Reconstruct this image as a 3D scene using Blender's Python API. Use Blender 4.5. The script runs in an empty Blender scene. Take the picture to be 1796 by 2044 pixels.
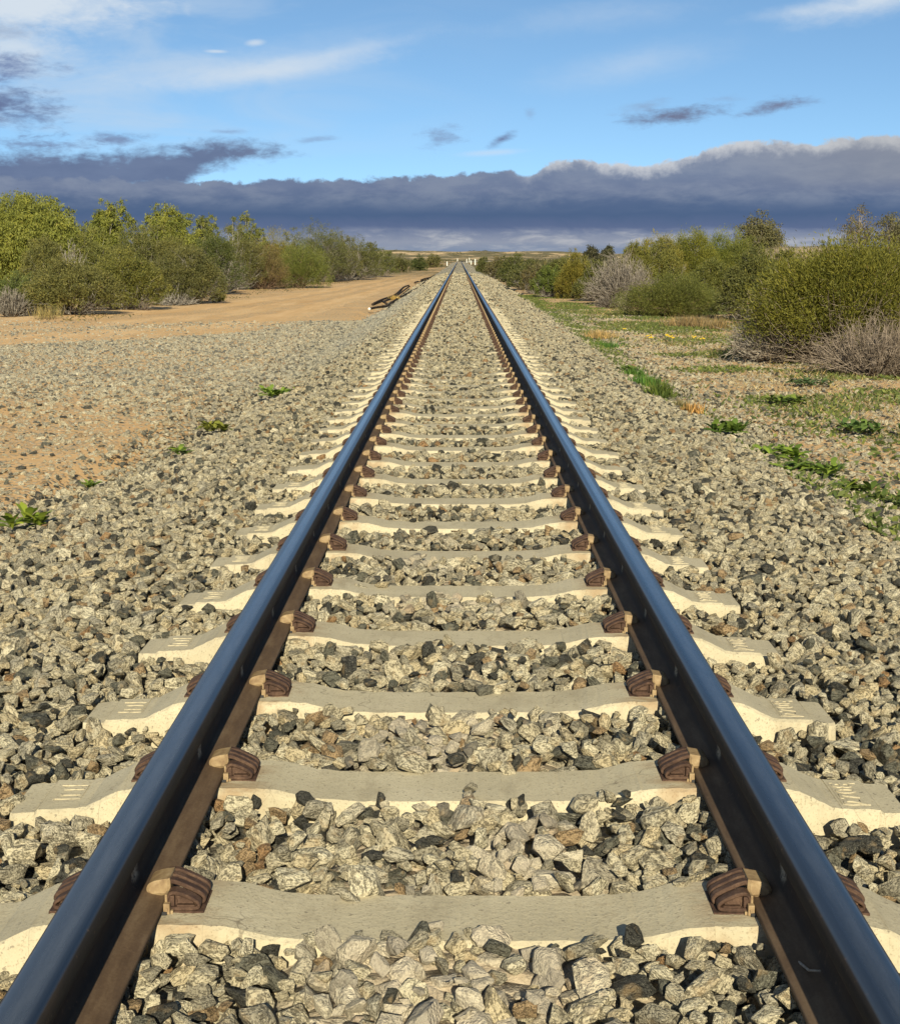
import bpy, bmesh, math, random
import numpy as np
from mathutils import Vector, Matrix, noise as mnoise

R = math.radians
rng = np.random.default_rng(7)
random.seed(7)
scene = bpy.context.scene
COL = scene.collection

# ------------------------------------------------------------------ geometry of the view
EYE = 0.958            # camera height over the rail heads (z = 0)
GZ = -0.48             # level of the open ground
FPX = 3100.0           # focal length, in pixels of a 1796 wide picture
HORI, VPX = 515.0, 916.5
PITCH = math.atan((1022 - HORI) / FPX)
FEFF = FPX + (1022 - HORI) ** 2 / FPX
TP = math.tan(PITCH)

def at(xd, yd, z=GZ):
    """ground point (x, y) of level z seen at a place of the photograph"""
    H = EYE - z
    dy = yd - HORI
    D = H * (FEFF / dy - TP)
    return (xd - VPX) * H / (math.cos(PITCH) * dy), D

def z_of(yd, D):
    a = PITCH + math.atan((yd - 1022) / FPX)
    return EYE - D * math.tan(a)

def x_of(xd, D):
    return (xd - VPX) * D / (FPX * 1.0) / math.cos(PITCH) * 1.0

# ------------------------------------------------------------------ small helpers
def mesh_np(name, V, F, smooth=False, var=None, mat_idx=None):
    V = np.asarray(V, dtype=np.float32); F = np.asarray(F, dtype=np.int32)
    me = bpy.data.meshes.new(name)
    n = F.shape[1]
    me.vertices.add(len(V)); me.vertices.foreach_set('co', V.ravel())
    me.loops.add(F.size); me.loops.foreach_set('vertex_index', F.ravel())
    me.polygons.add(len(F))
    me.polygons.foreach_set('loop_start', np.arange(0, F.size, n, dtype=np.int32))
    if mat_idx is not None:
        me.polygons.foreach_set('material_index', np.asarray(mat_idx, dtype=np.int32))
    me.update(calc_edges=True)
    me.polygons.foreach_set('use_smooth', np.full(len(F), bool(smooth)))
    if var is not None:
        a = me.attributes.new('var', 'FLOAT', 'FACE')
        a.data.foreach_set('value', np.asarray(var, dtype=np.float32))
    return me

def link(name, me, mat=None, parent=None, loc=(0, 0, 0)):
    o = bpy.data.objects.new(name, me)
    COL.objects.link(o)
    o.location = loc
    if mat is not None and me is not None and not me.materials:
        for m in (mat if isinstance(mat, (list, tuple)) else [mat]):
            me.materials.append(m)
    if parent is not None:
        o.parent = parent
    return o

def tag(o, label=None, cat=None, group=None, kind=None):
    if label: o['label'] = label
    if cat: o['category'] = cat
    if group: o['group'] = group
    if kind: o['kind'] = kind
    return o

def empty(name, loc=(0, 0, 0), label=None, cat=None, group=None, rz=0.0):
    o = bpy.data.objects.new(name, None)
    COL.objects.link(o); o.location = loc; o.rotation_euler = (0, 0, rz)
    o.empty_display_size = .1
    return tag(o, label, cat, group)

def bm_mesh(name, bm, smooth=False):
    me = bpy.data.meshes.new(name); bm.to_mesh(me); bm.free()
    if smooth:
        me.polygons.foreach_set('use_smooth', [True] * len(me.polygons))
    return me

def dup_obj(o, parent=None):
    c = o.copy(); COL.objects.link(c)
    if parent is not None: c.parent = parent
    return c

def fnoise(x, y, s=1.0, seed=0.0):
    return mnoise.noise(Vector((x * s + seed * 13.7, y * s - seed * 7.3, seed)))

# vectorised value noise
_perm = np.random.default_rng(3).random((256, 256))
def vnoise(x, y, s=1.0, seed=0):
    x = np.asarray(x) * s + seed * 17.31; y = np.asarray(y) * s + seed * 9.77
    xi = np.floor(x).astype(int); yi = np.floor(y).astype(int)
    fx = x - xi; fy = y - yi
    fx = fx * fx * (3 - 2 * fx); fy = fy * fy * (3 - 2 * fy)
    g = lambda a, b: _perm[a % 256, b % 256]
    return (g(xi, yi) * (1 - fx) + g(xi + 1, yi) * fx) * (1 - fy) + (g(xi, yi + 1) * (1 - fx) + g(xi + 1, yi + 1) * fx) * fy
def fbm(x, y, s=1.0, seed=0, o=4):
    t = 0; a = .5
    for i in range(o):
        t = t + a * vnoise(x, y, s * 2 ** i, seed + i * 3); a *= .5
    return t / (1 - .5 ** o)
def sstep(a, b, x):
    t = np.clip((np.asarray(x, dtype=float) - a) / (b - a), 0, 1)
    return t * t * (3 - 2 * t)

# ------------------------------------------------------------------ shader expressions
class X:
    """a value in a node tree, with arithmetic"""
    def __init__(s, nt, sock): s.nt = nt; s.s = sock
    def _m(s, op, *a, clamp=False):
        n = s.nt.nodes.new('ShaderNodeMath'); n.operation = op; n.use_clamp = clamp
        for i, v in enumerate((s,) + a):
            if isinstance(v, X): s.nt.links.new(v.s, n.inputs[i])
            else: n.inputs[i].default_value = float(v)
        return X(s.nt, n.outputs[0])
    def __add__(s, o): return s._m('ADD', o)
    __radd__ = __add__
    def __sub__(s, o): return s._m('SUBTRACT', o)
    def __rsub__(s, o): return (s * -1.0) + o
    def __mul__(s, o): return s._m('MULTIPLY', o)
    __rmul__ = __mul__
    def __truediv__(s, o): return s._m('DIVIDE', o)
    def abs(s): return s._m('ABSOLUTE')
    def sqrt(s): return s._m('SQRT')
    def frac(s): return s._m('FRACT')
    def min(s, o): return s._m('MINIMUM', o)
    def max(s, o): return s._m('MAXIMUM', o)
    def pow(s, o): return s._m('POWER', o)
    def clamp(s): return s._m('ADD', 0.0, clamp=True)
    def step(s, a, b, lo=0.0, hi=1.0):
        n = s.nt.nodes.new('ShaderNodeMapRange'); n.interpolation_type = 'SMOOTHSTEP'
        s.nt.links.new(s.s, n.inputs[0])
        for i, v in enumerate((a, b, lo, hi)):
            if isinstance(v, X): s.nt.links.new(v.s, n.inputs[i + 1])
            else: n.inputs[i + 1].default_value = v
        return X(s.nt, n.outputs[0])

def mixc(nt, f, a, b, mode='MIX'):
    n = nt.nodes.new('ShaderNodeMix'); n.data_type = 'RGBA'; n.blend_type = mode
    def put(i, v):
        if isinstance(v, X): nt.links.new(v.s, n.inputs[i])
        elif hasattr(v, 'is_linked') or isinstance(v, bpy.types.NodeSocket): nt.links.new(v, n.inputs[i])
        elif isinstance(v, (int, float)): n.inputs[i].default_value = v
        else: n.inputs[i].default_value = (v[0], v[1], v[2], 1)
    put(0, f); put(6, a); put(7, b)
    return n.outputs[2]

def ramp(nt, f, stops, interp='LINEAR'):
    n = nt.nodes.new('ShaderNodeValToRGB'); n.color_ramp.interpolation = interp
    nt.links.new(f.s if isinstance(f, X) else f, n.inputs[0])
    el = n.color_ramp.elements
    while len(el) < len(stops): el.new(0.5)
    for e, (p, c) in zip(el, stops):
        e.position = p; e.color = (c[0], c[1], c[2], 1) if hasattr(c, '__len__') else (c, c, c, 1)
    return n.outputs[0]

def noise_n(nt, vec, scale, detail=3, rough=.55, dist=0.0, out=0):
    n = nt.nodes.new('ShaderNodeTexNoise')
    n.inputs['Scale'].default_value = scale; n.inputs['Detail'].default_value = detail
    n.inputs['Roughness'].default_value = rough; n.inputs['Distortion'].default_value = dist
    if vec is not None: nt.links.new(vec, n.inputs['Vector'])
    return X(nt, n.outputs[out]) if out == 0 else n.outputs[out]

def vmul(nt, vec, s):
    n = nt.nodes.new('ShaderNodeVectorMath'); n.operation = 'MULTIPLY'
    nt.links.new(vec, n.inputs[0]); n.inputs[1].default_value = s
    return n.outputs[0]

def vadd(nt, a, b):
    n = nt.nodes.new('ShaderNodeVectorMath'); n.operation = 'ADD'
    nt.links.new(a, n.inputs[0])
    if isinstance(b, bpy.types.NodeSocket): nt.links.new(b, n.inputs[1])
    else: n.inputs[1].default_value = b
    return n.outputs[0]

def new_mat(name, rough=.8, metal=0.0, spec=.3):
    m = bpy.data.materials.new(name); m.use_nodes = True
    nt = m.node_tree; b = nt.nodes['Principled BSDF']
    b.inputs['Roughness'].default_value = rough; b.inputs['Metallic'].default_value = metal
    b.inputs['Specular IOR Level'].default_value = spec
    tc = nt.nodes.new('ShaderNodeTexCoord')
    return m, nt, b, tc

def bump(nt, b, h, strength=.4, dist=.01):
    n = nt.nodes.new('ShaderNodeBump'); n.inputs['Strength'].default_value = strength
    n.inputs['Distance'].default_value = dist
    nt.links.new(h.s if isinstance(h, X) else h, n.inputs['Height'])
    nt.links.new(n.outputs[0], b.inputs['Normal'])
    return n

def sep(nt, vec):
    n = nt.nodes.new('ShaderNodeSeparateXYZ'); nt.links.new(vec, n.inputs[0])
    return [X(nt, o) for o in n.outputs]

# ------------------------------------------------------------------ materials
def mat_stone():
    m, nt, b, tc = new_mat('ballast_rock', .85, 0, .25)
    oi = nt.nodes.new('ShaderNodeObjectInfo'); rnd = X(nt, oi.outputs['Random'])
    cmb = nt.nodes.new('ShaderNodeCombineXYZ')
    for i, k in enumerate((37.0, 91.0, 53.0)): nt.links.new((rnd * k).s, cmb.inputs[i])
    p = vadd(nt, tc.outputs['Object'], cmb.outputs[0])
    band = noise_n(nt, vmul(nt, p, (1.1, 1.6, 5.0)), 1.6, 4, .62, .9)
    fleck = noise_n(nt, p, 9.0, 3, .7)
    big = noise_n(nt, p, .9, 2, .5)
    base = ramp(nt, (rnd * 7.31).frac(), [
        (0.0, (.58, .515, .365)), (.20, (.66, .60, .44)), (.36, (.47, .43, .33)), (.45, (.60, .51, .335)),
        (.57, (.34, .31, .235)), (.68, (.14, .138, .11)), (.78, (.062, .062, .055)), (.862, (.38, .27, .155)), (.905, (.52, .47, .345)), (.985, (.36, .22, .11))], 'CONSTANT')
    dark = mixc(nt, 1.0, base, (.24, .235, .225), 'MULTIPLY')
    k = (band * 1.0 + fleck * .75).step(.82, .98)
    c = mixc(nt, k * .9, base, dark)
    c = mixc(nt, big.step(.56, .72) * .45, c, (.40, .29, .16))       # ochre weathering
    lite = noise_n(nt, p, 15.0, 2, .6).step(.60, .72)
    c = mixc(nt, lite * .4, c, (.68, .63, .49))
    at_ = nt.nodes.new('ShaderNodeAttribute'); at_.attribute_type = 'INSTANCER'; at_.attribute_name = 'tone'
    c = mixc(nt, X(nt, at_.outputs['Fac']), c, (.33, .335, .31))
    ad = nt.nodes.new('ShaderNodeAttribute'); ad.attribute_type = 'INSTANCER'; ad.attribute_name = 'smear'  # pale tint added to central stones, part of a made-up smear
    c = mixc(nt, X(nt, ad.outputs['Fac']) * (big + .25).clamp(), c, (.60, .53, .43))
    nt.links.new(c, b.inputs['Base Color'])
    bump(nt, b, fleck * .5 + noise_n(nt, p, 3.5, 4, .6), .6, .10)
    return m

def mat_concrete():
    m, nt, b, tc = new_mat('sleeper_concrete', .9, 0, .2)
    oi = nt.nodes.new('ShaderNodeObjectInfo'); rnd = X(nt, oi.outputs['Random'])
    geo = nt.nodes.new('ShaderNodeNewGeometry')
    p = geo.outputs['Position']
    cl = noise_n(nt, p, 5.0, 4, .6)
    sp = noise_n(nt, p, 210.0, 2, .6)
    pore = noise_n(nt, p, 95.0, 2, .5)
    c = ramp(nt, cl, [(.3, (.415, .37, .265)), (.55, (.49, .44, .318)), (.75, (.54, .488, .362))])
    c = mixc(nt, sp.step(.54, .70) * .6, c, (.24, .20, .14))
    c = mixc(nt, pore.step(.66, .72) * .7, c, (.16, .14, .11))
    x, y, z = sep(nt, tc.outputs['Object'])
    near = (x.abs() - .50).abs().step(.03, .13, 1, 0)
    rust = near * noise_n(nt, vmul(nt, p, (1, 2.5, 1)), 9.0, 3, .6).step(.40, .62)
    c = mixc(nt, rust * .62, c, (.27, .16, .08))
    st = noise_n(nt, vmul(nt, p, (3, 1, .6)), 2.6, 5, .7).step(.52, .72)
    c = mixc(nt, st * .5, c, (.27, .23, .16))
    c = mixc(nt, rnd * .25, c, (.40, .35, .26))
    vo = nt.nodes.new('ShaderNodeTexVoronoi'); vo.feature = 'DISTANCE_TO_EDGE'; vo.inputs['Scale'].default_value = 2.6
    wv = nt.nodes.new('ShaderNodeTexNoise'); wv.inputs['Scale'].default_value = 7; nt.links.new(p, wv.inputs['Vector'])
    nt.links.new(vadd(nt, vmul(nt, p, (1, 1, 1)), vmul(nt, wv.outputs['Color'], (.35, .35, .35))), vo.inputs['Vector'])
    crack = X(nt, vo.outputs['Distance']).step(.0, .006, 1, 0) * noise_n(nt, p, 1.7, 2, .5).step(.5, .58)
    c = mixc(nt, crack * .6, c, (.12, .10, .075))
    drip = noise_n(nt, vmul(nt, p, (16, 16, 1.2)), 1.6, 4, .7).step(.55, .75)
    c = mixc(nt, drip * .28, c, (.26, .20, .13))
    nt.links.new(c, b.inputs['Base Color'])
    bump(nt, b, sp * .4 + pore * .6 + cl * 1.2, .5, .004)
    return m

def mat_rail(y0, pitch):
    m, nt, b, tc = new_mat('rail_steel', .8, 0, .3)
    x, y, z = sep(nt, tc.outputs['Object'])
    p = tc.outputs['Object']
    n1 = noise_n(nt, vmul(nt, p, (6, 1, 6)), 6.0, 5, .65)
    n2 = noise_n(nt, p, 160.0, 2, .6)
    rust = ramp(nt, n1 + n2 * .25 - .12, [(.25, (.066, .042, .027)), (.5, (.108, .070, .043)), (.75, (.165, .115, .072))])
    side = mixc(nt, n1.step(.45, .7) * .5, (.020, .017, .016), (.042, .030, .022))
    c = mixc(nt, z.step(-.066, -.050), rust, side)
    webm = z.step(-.122, -.112) * z.step(-.060, -.05, 1, 0)
    c = mixc(nt, webm * .8, c, (.024, .019, .017))  # web painted near-black, putting the shade under the rail head into its colour
    # pale scuffs on the web above each sleeper
    t = ((y - y0) / pitch + .5).frac() - .5
    wob = noise_n(nt, p, 22.0, 3, .7)
    sc = (t.abs() + (z + .085).abs() * .10 + (wob - .5) * .10).step(.012, .045, 1, 0) * z.step(-.112, -.098) * z.step(-.052, -.044, 1, 0) * n2.step(.36, .50)
    c = mixc(nt, sc * .9, c, (.42, .35, .25))
    # polished running surface
    top = z.step(-.0065, -.0025)
    streak = noise_n(nt, vmul(nt, p, (70, .35, 1)), 1.0, 3, .5)
    steel = ramp(nt, streak, [(.3, (.010, .014, .022)), (.55, (.016, .021, .032)), (.75, (.026, .032, .045))])
    c = mixc(nt, top, c, steel)
    gr = noise_n(nt, vmul(nt, p, (30, 2.2, 30)), 3.0, 5, .7)
    bandm = top * (x - .004).abs().step(.006, .020, 1, 0) * (gr.step(.30, .65) * .6 + .4)
    c = mixc(nt, bandm * .30, c, (.16, .175, .20))
    spk = noise_n(nt, p, 75.0, 3, .7).step(.62, .74)
    c = mixc(nt, spk * .35 * (1 - top), c, (.20, .13, .08))
    c = mixc(nt, spk * .25 * top * (x.abs()).step(.020, .030), c, (.12, .085, .06))
    nt.links.new(c, b.inputs['Base Color'])
    nt.links.new((top * .12).s, b.inputs['Metallic'])
    nt.links.new((top * .95 + 1.45).s, b.inputs['IOR']); nt.links.new((top * .22 + .28).s, b.inputs['Specular IOR Level'])
    centre = (x.abs()).step(.004, .020)
    nt.links.new((top * (-.52 - .10 * (1 - centre)) + .82 + top * (streak - .5) * .25).s, b.inputs['Roughness'])
    bump(nt, b, (n2 * .4 + n1) * (1 - top * .96), .35, .002)
    return m

def mat_iron():
    m, nt, b, tc = new_mat('rusty_iron', .75, .15, .35)
    geo = nt.nodes.new('ShaderNodeNewGeometry'); p = geo.outputs['Position']
    n1 = noise_n(nt, p, 45, 4, .65); n2 = noise_n(nt, p, 260, 2, .6)
    c = ramp(nt, n1 * .8 + n2 * .3 - .05, [(.28, (.026, .015, .011)), (.48, (.066, .036, .025)), (.62, (.105, .062, .042)), (.8, (.19, .115, .07))])
    nt.links.new(c, b.inputs['Base Color'])
    bump(nt, b, n1 + n2 * .5, .45, .003)
    return m

def mat_nylon():
    m, nt, b, tc = new_mat('tan_nylon', .6, 0, .35)
    geo = nt.nodes.new('ShaderNodeNewGeometry'); p = geo.outputs['Position']
    n1 = noise_n(nt, p, 60, 4, .6)
    c = ramp(nt, n1, [(.3, (.19, .125, .07)), (.55, (.30, .215, .12)), (.75, (.38, .29, .175))])
    nt.links.new(c, b.inputs['Base Color'])
    bump(nt, b, n1, .2, .002)
    return m

def mat_plain(name, col, rough=.7, var=.25, scale=30, spec=.3):
    m, nt, b, tc = new_mat(name, rough, 0, spec)
    geo = nt.nodes.new('ShaderNodeNewGeometry'); p = geo.outputs['Position']
    n1 = noise_n(nt, p, scale, 4, .6)
    c = mixc(nt, n1.step(.3, .7), tuple(v * (1 - var) for v in col), tuple(min(1, v * (1 + var)) for v in col))
    nt.links.new(c, b.inputs['Base Color'])
    bump(nt, b, n1, .25, .003)
    return m

def mat_ground(name, sandy=False):
    m, nt, b, tc = new_mat(name, .95, 0, .15)
    geo = nt.nodes.new('ShaderNodeNewGeometry'); p = geo.outputs['Position']
    x, y, z = sep(nt, p)
    l = noise_n(nt, p, .35, 4, .6); f = noise_n(nt, p, 6.0, 5, .65); g = noise_n(nt, p, 60., 3, .6)
    sand = ramp(nt, l * .5 + f * .5, [(.3, (.50, .31, .145)), (.5, (.60, .39, .195)), (.7, (.66, .46, .25))])
    sand = mixc(nt, g.step(.55, .75) * .3, sand, (.30, .20, .12))
    if sandy:
        rut = noise_n(nt, vmul(nt, p, (1.6, .12, 1)), 1.5, 4, .6)
        sand = mixc(nt, rut.step(.42, .62) * .5, sand, (.72, .51, .29))
        ac = nt.nodes.new('ShaderNodeAttribute'); ac.attribute_name = 'across'; u = X(nt, ac.outputs['Fac'])
        wob = (noise_n(nt, p, .5, 3, .6) - .5) * .10
        r1_ = ((u + wob - .36).abs()).step(.02, .10, 1, 0); r2_ = ((u + wob - .66).abs()).step(.02, .10, 1, 0)
        tread = noise_n(nt, vmul(nt, p, (3, 9, 1)), 4.0, 3, .6).step(.4, .6)
        sand = mixc(nt, (r1_ + r2_) * (tread * .5 + .22), sand, (.40, .25, .12))
        edge_ = (u - .5).abs().step(.30, .48)
        mid_ = (u - .5).abs().step(.02, .10, 1, 0)
        grav = noise_n(nt, p, 1.1, 4, .7)
        dens = grav.step(.50, .68) * .55 + edge_ * .45 + mid_ * .25
    else:
        dens = noise_n(nt, p, .55, 4, .65).step(.30, .52) * .95
    vo = nt.nodes.new('ShaderNodeTexVoronoi'); vo.inputs['Scale'].default_value = 26.0
    nt.links.new(p, vo.inputs['Vector'])
    d = X(nt, vo.outputs['Distance'])
    cs = nt.nodes.new('ShaderNodeSeparateColor'); nt.links.new(vo.outputs['Color'], cs.inputs[0])
    r1 = X(nt, cs.outputs[0])
    stone = ramp(nt, r1, [(0, (.10, .10, .09)), (.25, (.24, .225, .18)), (.5, (.38, .345, .265)), (.75, (.46, .42, .33)), (1, (.30, .24, .15))])
    mask = (d * -1 + .55).step(.0, .25) * X(nt, cs.outputs[1]).step(1 - dens, 1.02 - dens)
    c = mixc(nt, mask, sand, stone)
    scrub = y.step(70, 200)
    sc = noise_n(nt, vmul(nt, p, (1, .35, 1)), .035, 6, .7).step(.40, .52) * scrub
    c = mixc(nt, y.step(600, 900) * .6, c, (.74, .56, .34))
    c = mixc(nt, sc * .88, c, (.105, .10, .05))
    nt.links.new(c, b.inputs['Base Color'])
    bump(nt, b, f * .6 + g * .25 + mask * .7, .6, .03)
    return m

def mat_bed():
    m, nt, b, tc = new_mat('ballast_bed_gravel', .95, 0, .15)
    geo = nt.nodes.new('ShaderNodeNewGeometry'); p = geo.outputs['Position']
    vo = nt.nodes.new('ShaderNodeTexVoronoi'); vo.inputs['Scale'].default_value = 17.0
    nt.links.new(p, vo.inputs['Vector'])
    cs = nt.nodes.new('ShaderNodeSeparateColor'); nt.links.new(vo.outputs['Color'], cs.inputs[0])
    stone = ramp(nt, X(nt, cs.outputs[0]), [(0, (.14, .14, .12)), (.22, (.32, .30, .24)), (.45, (.50, .45, .34)), (.7, (.58, .53, .40)), (.9, (.40, .32, .21)), (1, (.50, .46, .36))])
    d = X(nt, vo.outputs['Distance'])
    c = mixc(nt, d.step(.5, .8) * .6, stone, (.12, .10, .075))
    x, y, z = sep(nt, p)
    smear = x.abs().step(.18, .40, 1, 0) * y.step(5.5, 8.0, 1, 0)  # made-up pale patch between the rails, standing in for an erased cast shadow
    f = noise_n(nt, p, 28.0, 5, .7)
    c = mixc(nt, smear, c, ramp(nt, f, [(.3, (.36, .29, .21)), (.55, (.50, .42, .31)), (.7, (.56, .49, .38))]))
    nt.links.new(c, b.inputs['Base Color'])
    bump(nt, b, (d * -1.0) + f * .4, 1.0, .05)
    return m

def mat_leaf():
    m = bpy.data.materials.new('foliage'); m.use_nodes = True
    nt = m.node_tree; b = nt.nodes['Principled BSDF']; out = nt.nodes['Material Output']
    b.inputs['Roughness'].default_value = .6; b.inputs['Specular IOR Level'].default_value = .25
    oi = nt.nodes.new('ShaderNodeObjectInfo')
    a = nt.nodes.new('ShaderNodeAttribute'); a.attribute_name = 'var'
    v = X(nt, a.outputs['Fac'])
    dk = mixc(nt, 1.0, oi.outputs['Color'], (.50, .58, .55), 'MULTIPLY')
    lt = mixc(nt, 1.0, oi.outputs['Color'], (1.55, 1.42, 1.15), 'MULTIPLY')
    c = mixc(nt, v.step(.0, .55), dk, oi.outputs['Color'])
    c = mixc(nt, v.step(.5, .93), c, lt)
    c = mixc(nt, v.step(.955, .98), c, (.20, .13, .06))
    nt.links.new(c, b.inputs['Base Color'])
    tr = nt.nodes.new('ShaderNodeBsdfTranslucent'); nt.links.new(c, tr.inputs['Color'])
    mx = nt.nodes.new('ShaderNodeMixShader'); mx.inputs[0].default_value = .28
    nt.links.new(b.outputs[0], mx.inputs[1]); nt.links.new(tr.outputs[0], mx.inputs[2])
    nt.links.new(mx.outputs[0], out.inputs[0])
    return m

def mat_twig():
    m, nt, b, tc = new_mat('twig_bark', .9, 0, .15)
    oi = nt.nodes.new('ShaderNodeObjectInfo')
    geo = nt.nodes.new('ShaderNodeNewGeometry'); n1 = noise_n(nt, geo.outputs['Position'], 9, 4, .6)
    dk = mixc(nt, 1.0, oi.outputs['Color'], (.55, .53, .5), 'MULTIPLY')
    lt = mixc(nt, 1.0, oi.outputs['Color'], (1.35, 1.35, 1.35), 'MULTIPLY')
    nt.links.new(mixc(nt, n1.step(.35, .65), dk, lt), b.inputs['Base Color'])
    return m

Y0, PIT = 2.555, 0.671      # first sleeper in view, spacing
RX = 0.5685                # rail centre
M_STONE = mat_stone(); M_CONC = mat_concrete(); M_RAIL = mat_rail(Y0, PIT); M_IRON = mat_iron(); M_NYL = mat_nylon()
M_PAD = mat_plain('black_rubber', (.03, .03, .032), .7)
M_LEAF = mat_leaf(); M_TWIG = mat_twig()
M_GROUND = mat_ground('sandy_ground'); M_TRACK = mat_ground('dirt_track_sand', True); M_BED = mat_bed()
M_PIPE = mat_plain('black_poly_pipe', (.040, .030, .024), .85, .6, 5, .10)
M_WHITE = mat_plain('white_paint', (.78, .76, .70), .6, .08, 12)
M_STICK = mat_plain('weathered_stick', (.30, .26, .21), .9, .3, 80)
M_PETAL = mat_plain('yellow_petals', (.75, .55, .05), .7, .1)

# ------------------------------------------------------------------ ground heights
def rise(y):
    return .030 * sstep(7.5, 17, y)

def toe_of(x, y):
    return np.where(x < 0, 2.62 - .66 * sstep(7.0, 11.5, y), 2.42 - .22 * sstep(9, 13, y)) + (fbm(x * 0, y, .35, 5) - .5) * .5

def target(x, y):
    """mean top of the ballast stones"""
    x = np.asarray(x, float); y = np.asarray(y, float)
    ax = np.abs(x)
    inner = -.170
    outer = -.222
    t = inner + (outer - inner) * sstep(.5, .70, ax)
    edge = toe_of(x, y)
    toe = GZ + .02
    t = t + (toe - outer) * sstep(1.25, 1.0, 1.25 + 0 * ax) * 0
    s = np.clip((ax - 1.25) / (edge - 1.25), 0, 1.5)
    t = np.where(ax > 1.25, outer + (toe - outer) * (s * .75 + .25 * s * s * (s < 1) + .25 * s * (s >= 1)), t)
    t = t + (fbm(x, y, 1.6, 2) - .5) * .035 + (-.014 * sstep(4.5, 7.5, y) + .020 * sstep(9, 20, y)) * (1 - sstep(.45, .60, ax))
    return t

def gz(x, y):
    x = np.asarray(x, float); y = np.asarray(y, float)
    h = GZ + (fbm(x, y, .22, 11) - .5) * .10 * sstep(2.2, 4.5, np.abs(x)) + (fbm(x, y, 1.7, 4) - .5) * .018
    h = h + sstep(5, 30, x) * .25 * sstep(15, 40, y) * 0
    far = sstep(800, 1350, y)
    ridge = (fbm(x, y * .6, .006, 21) - .35)
    h = h + far * (np.clip(3.6 + ridge * 15.0, 0, 14)) * (1 - sstep(1500, 2400, y) * .6) * (1 - .55 * sstep(120, 420, np.abs(x + 40)))
    return h

def axis(parts):
    out = []
    for a, b, n in parts: out += list(np.linspace(a, b, n, endpoint=False))
    out.append(parts[-1][1])
    return np.array(out)

xs = axis([(-3500, -800, 14), (-800, -120, 90), (-120, -30, 40), (-30, -3, 120), (-3, 3, 36), (3, 30, 120), (30, 120, 40), (120, 800, 90), (800, 3500, 14)])
ys = axis([(-30, 1, 12), (1, 40, 200), (40, 120, 120), (120, 400, 80), (400, 2000, 120), (2000, 5000, 14)])
gx, gy = np.meshgrid(xs, ys)
gh = gz(gx, gy)
gh = np.where((np.abs(gx) < 2.6) & (gy < 760), GZ - .10, gh)
V = np.stack([gx, gy, gh], -1).reshape(-1, 3)
nx, ny = len(xs), len(ys)
ii = (np.arange(ny - 1)[:, None] * nx + np.arange(nx - 1)[None, :]).ravel()
F = np.stack([ii, ii + 1, ii + 1 + nx, ii + nx], 1)
tag(link('ground', mesh_np('ground', V, F, True), M_GROUND), kind='structure')

# ballast bed
bx = axis([(-3.4, -1.2, 24), (-1.2, 1.2, 40), (1.2, 3.3, 24)])
by = axis([(-1, 60, 480), (60, 200, 280), (200, 760, 300)])
gx, gy = np.meshgrid(bx, by)
near = sstep(55, 75, gy)
bh = target(gx, gy) - .055 * (1 - near) - .004 * near + (rng.random(gx.shape) - .5) * .035 * near
bh = bh + .036 * np.exp(-(gx / .26) ** 4) * sstep(7.5, 5.5, gy) * sstep(.35, .55, fbm(gx, gy, 3.1, 51))  # bed lifted under the added pale patch between the rails
bh = np.where(np.abs(gx) > 3.2, GZ - .15, bh)
bend = lambda y: np.where(y > 480, (np.maximum(y - 480, 0)) ** 2 / 3200.0, 0)
V = np.stack([gx + bend(gy), gy, bh], -1).reshape(-1, 3)
nx, ny = len(bx), len(by)
ii = (np.arange(ny - 1)[:, None] * nx + np.arange(nx - 1)[None, :]).ravel()
F = np.stack([ii, ii + 1, ii + 1 + nx, ii + nx], 1)
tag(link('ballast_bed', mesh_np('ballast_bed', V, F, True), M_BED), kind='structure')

# dirt vehicle track on the left, curving away
near_pts = [(-60, 702), (0, 690), (200, 684), (350, 676), (480, 662), (600, 641), (680, 614), (745, 590), (805, 571), (850, 556), (880, 540), (895, 530)]
far_pts = [(-60, 640), (0, 637), (120, 626), (250, 618), (380, 608), (450, 601), (560, 588), (660, 574), (740, 561), (800, 549), (845, 539), (880, 530)]
def resamp(pts, n):
    P = np.array([at(*p) for p in pts]); t = np.linspace(0, 1, len(P)); u = np.linspace(0, 1, n)
    return np.stack([np.interp(u, t, P[:, 0]), np.interp(u, t, P[:, 1])], 1)
A = resamp(near_pts, 260); B = resamp(far_pts, 260)
W = 28
V = []
for i in range(260):
    for j in range(W + 1):
        u = j / W
        p = A[i] * (1 - u) + B[i] * u
        if j in (0, W):
            p = p + np.array([0, 1.0]) * (float(fbm(i * .11, j, 1.0, 9)) - .5) * 1.6
        hh = float(gz(p[0], p[1])) + (.012 if 0 < j < W else -.03) - .022 * (math.exp(-((u - .36) / .07) ** 2) + math.exp(-((u - .66) / .07) ** 2)) + .03 * (float(fbm(p[0], p[1], .9, 14)) - .5)
        V.append((p[0], p[1], hh))
F = []
for i in range(259):
    for j in range(W):
        a = i * (W + 1) + j
        F.append((a, a + W + 1, a + W + 2, a + 1))
F = np.array(F)[:, ::-1]
tm = mesh_np('dirt_track', V, F, True)
ta = tm.attributes.new('across', 'FLOAT', 'POINT'); ta.data.foreach_set('value', np.tile(np.linspace(0, 1, W + 1), 260).astype(np.float32))
tag(link('dirt_track', tm, M_TRACK), kind='structure')

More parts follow.
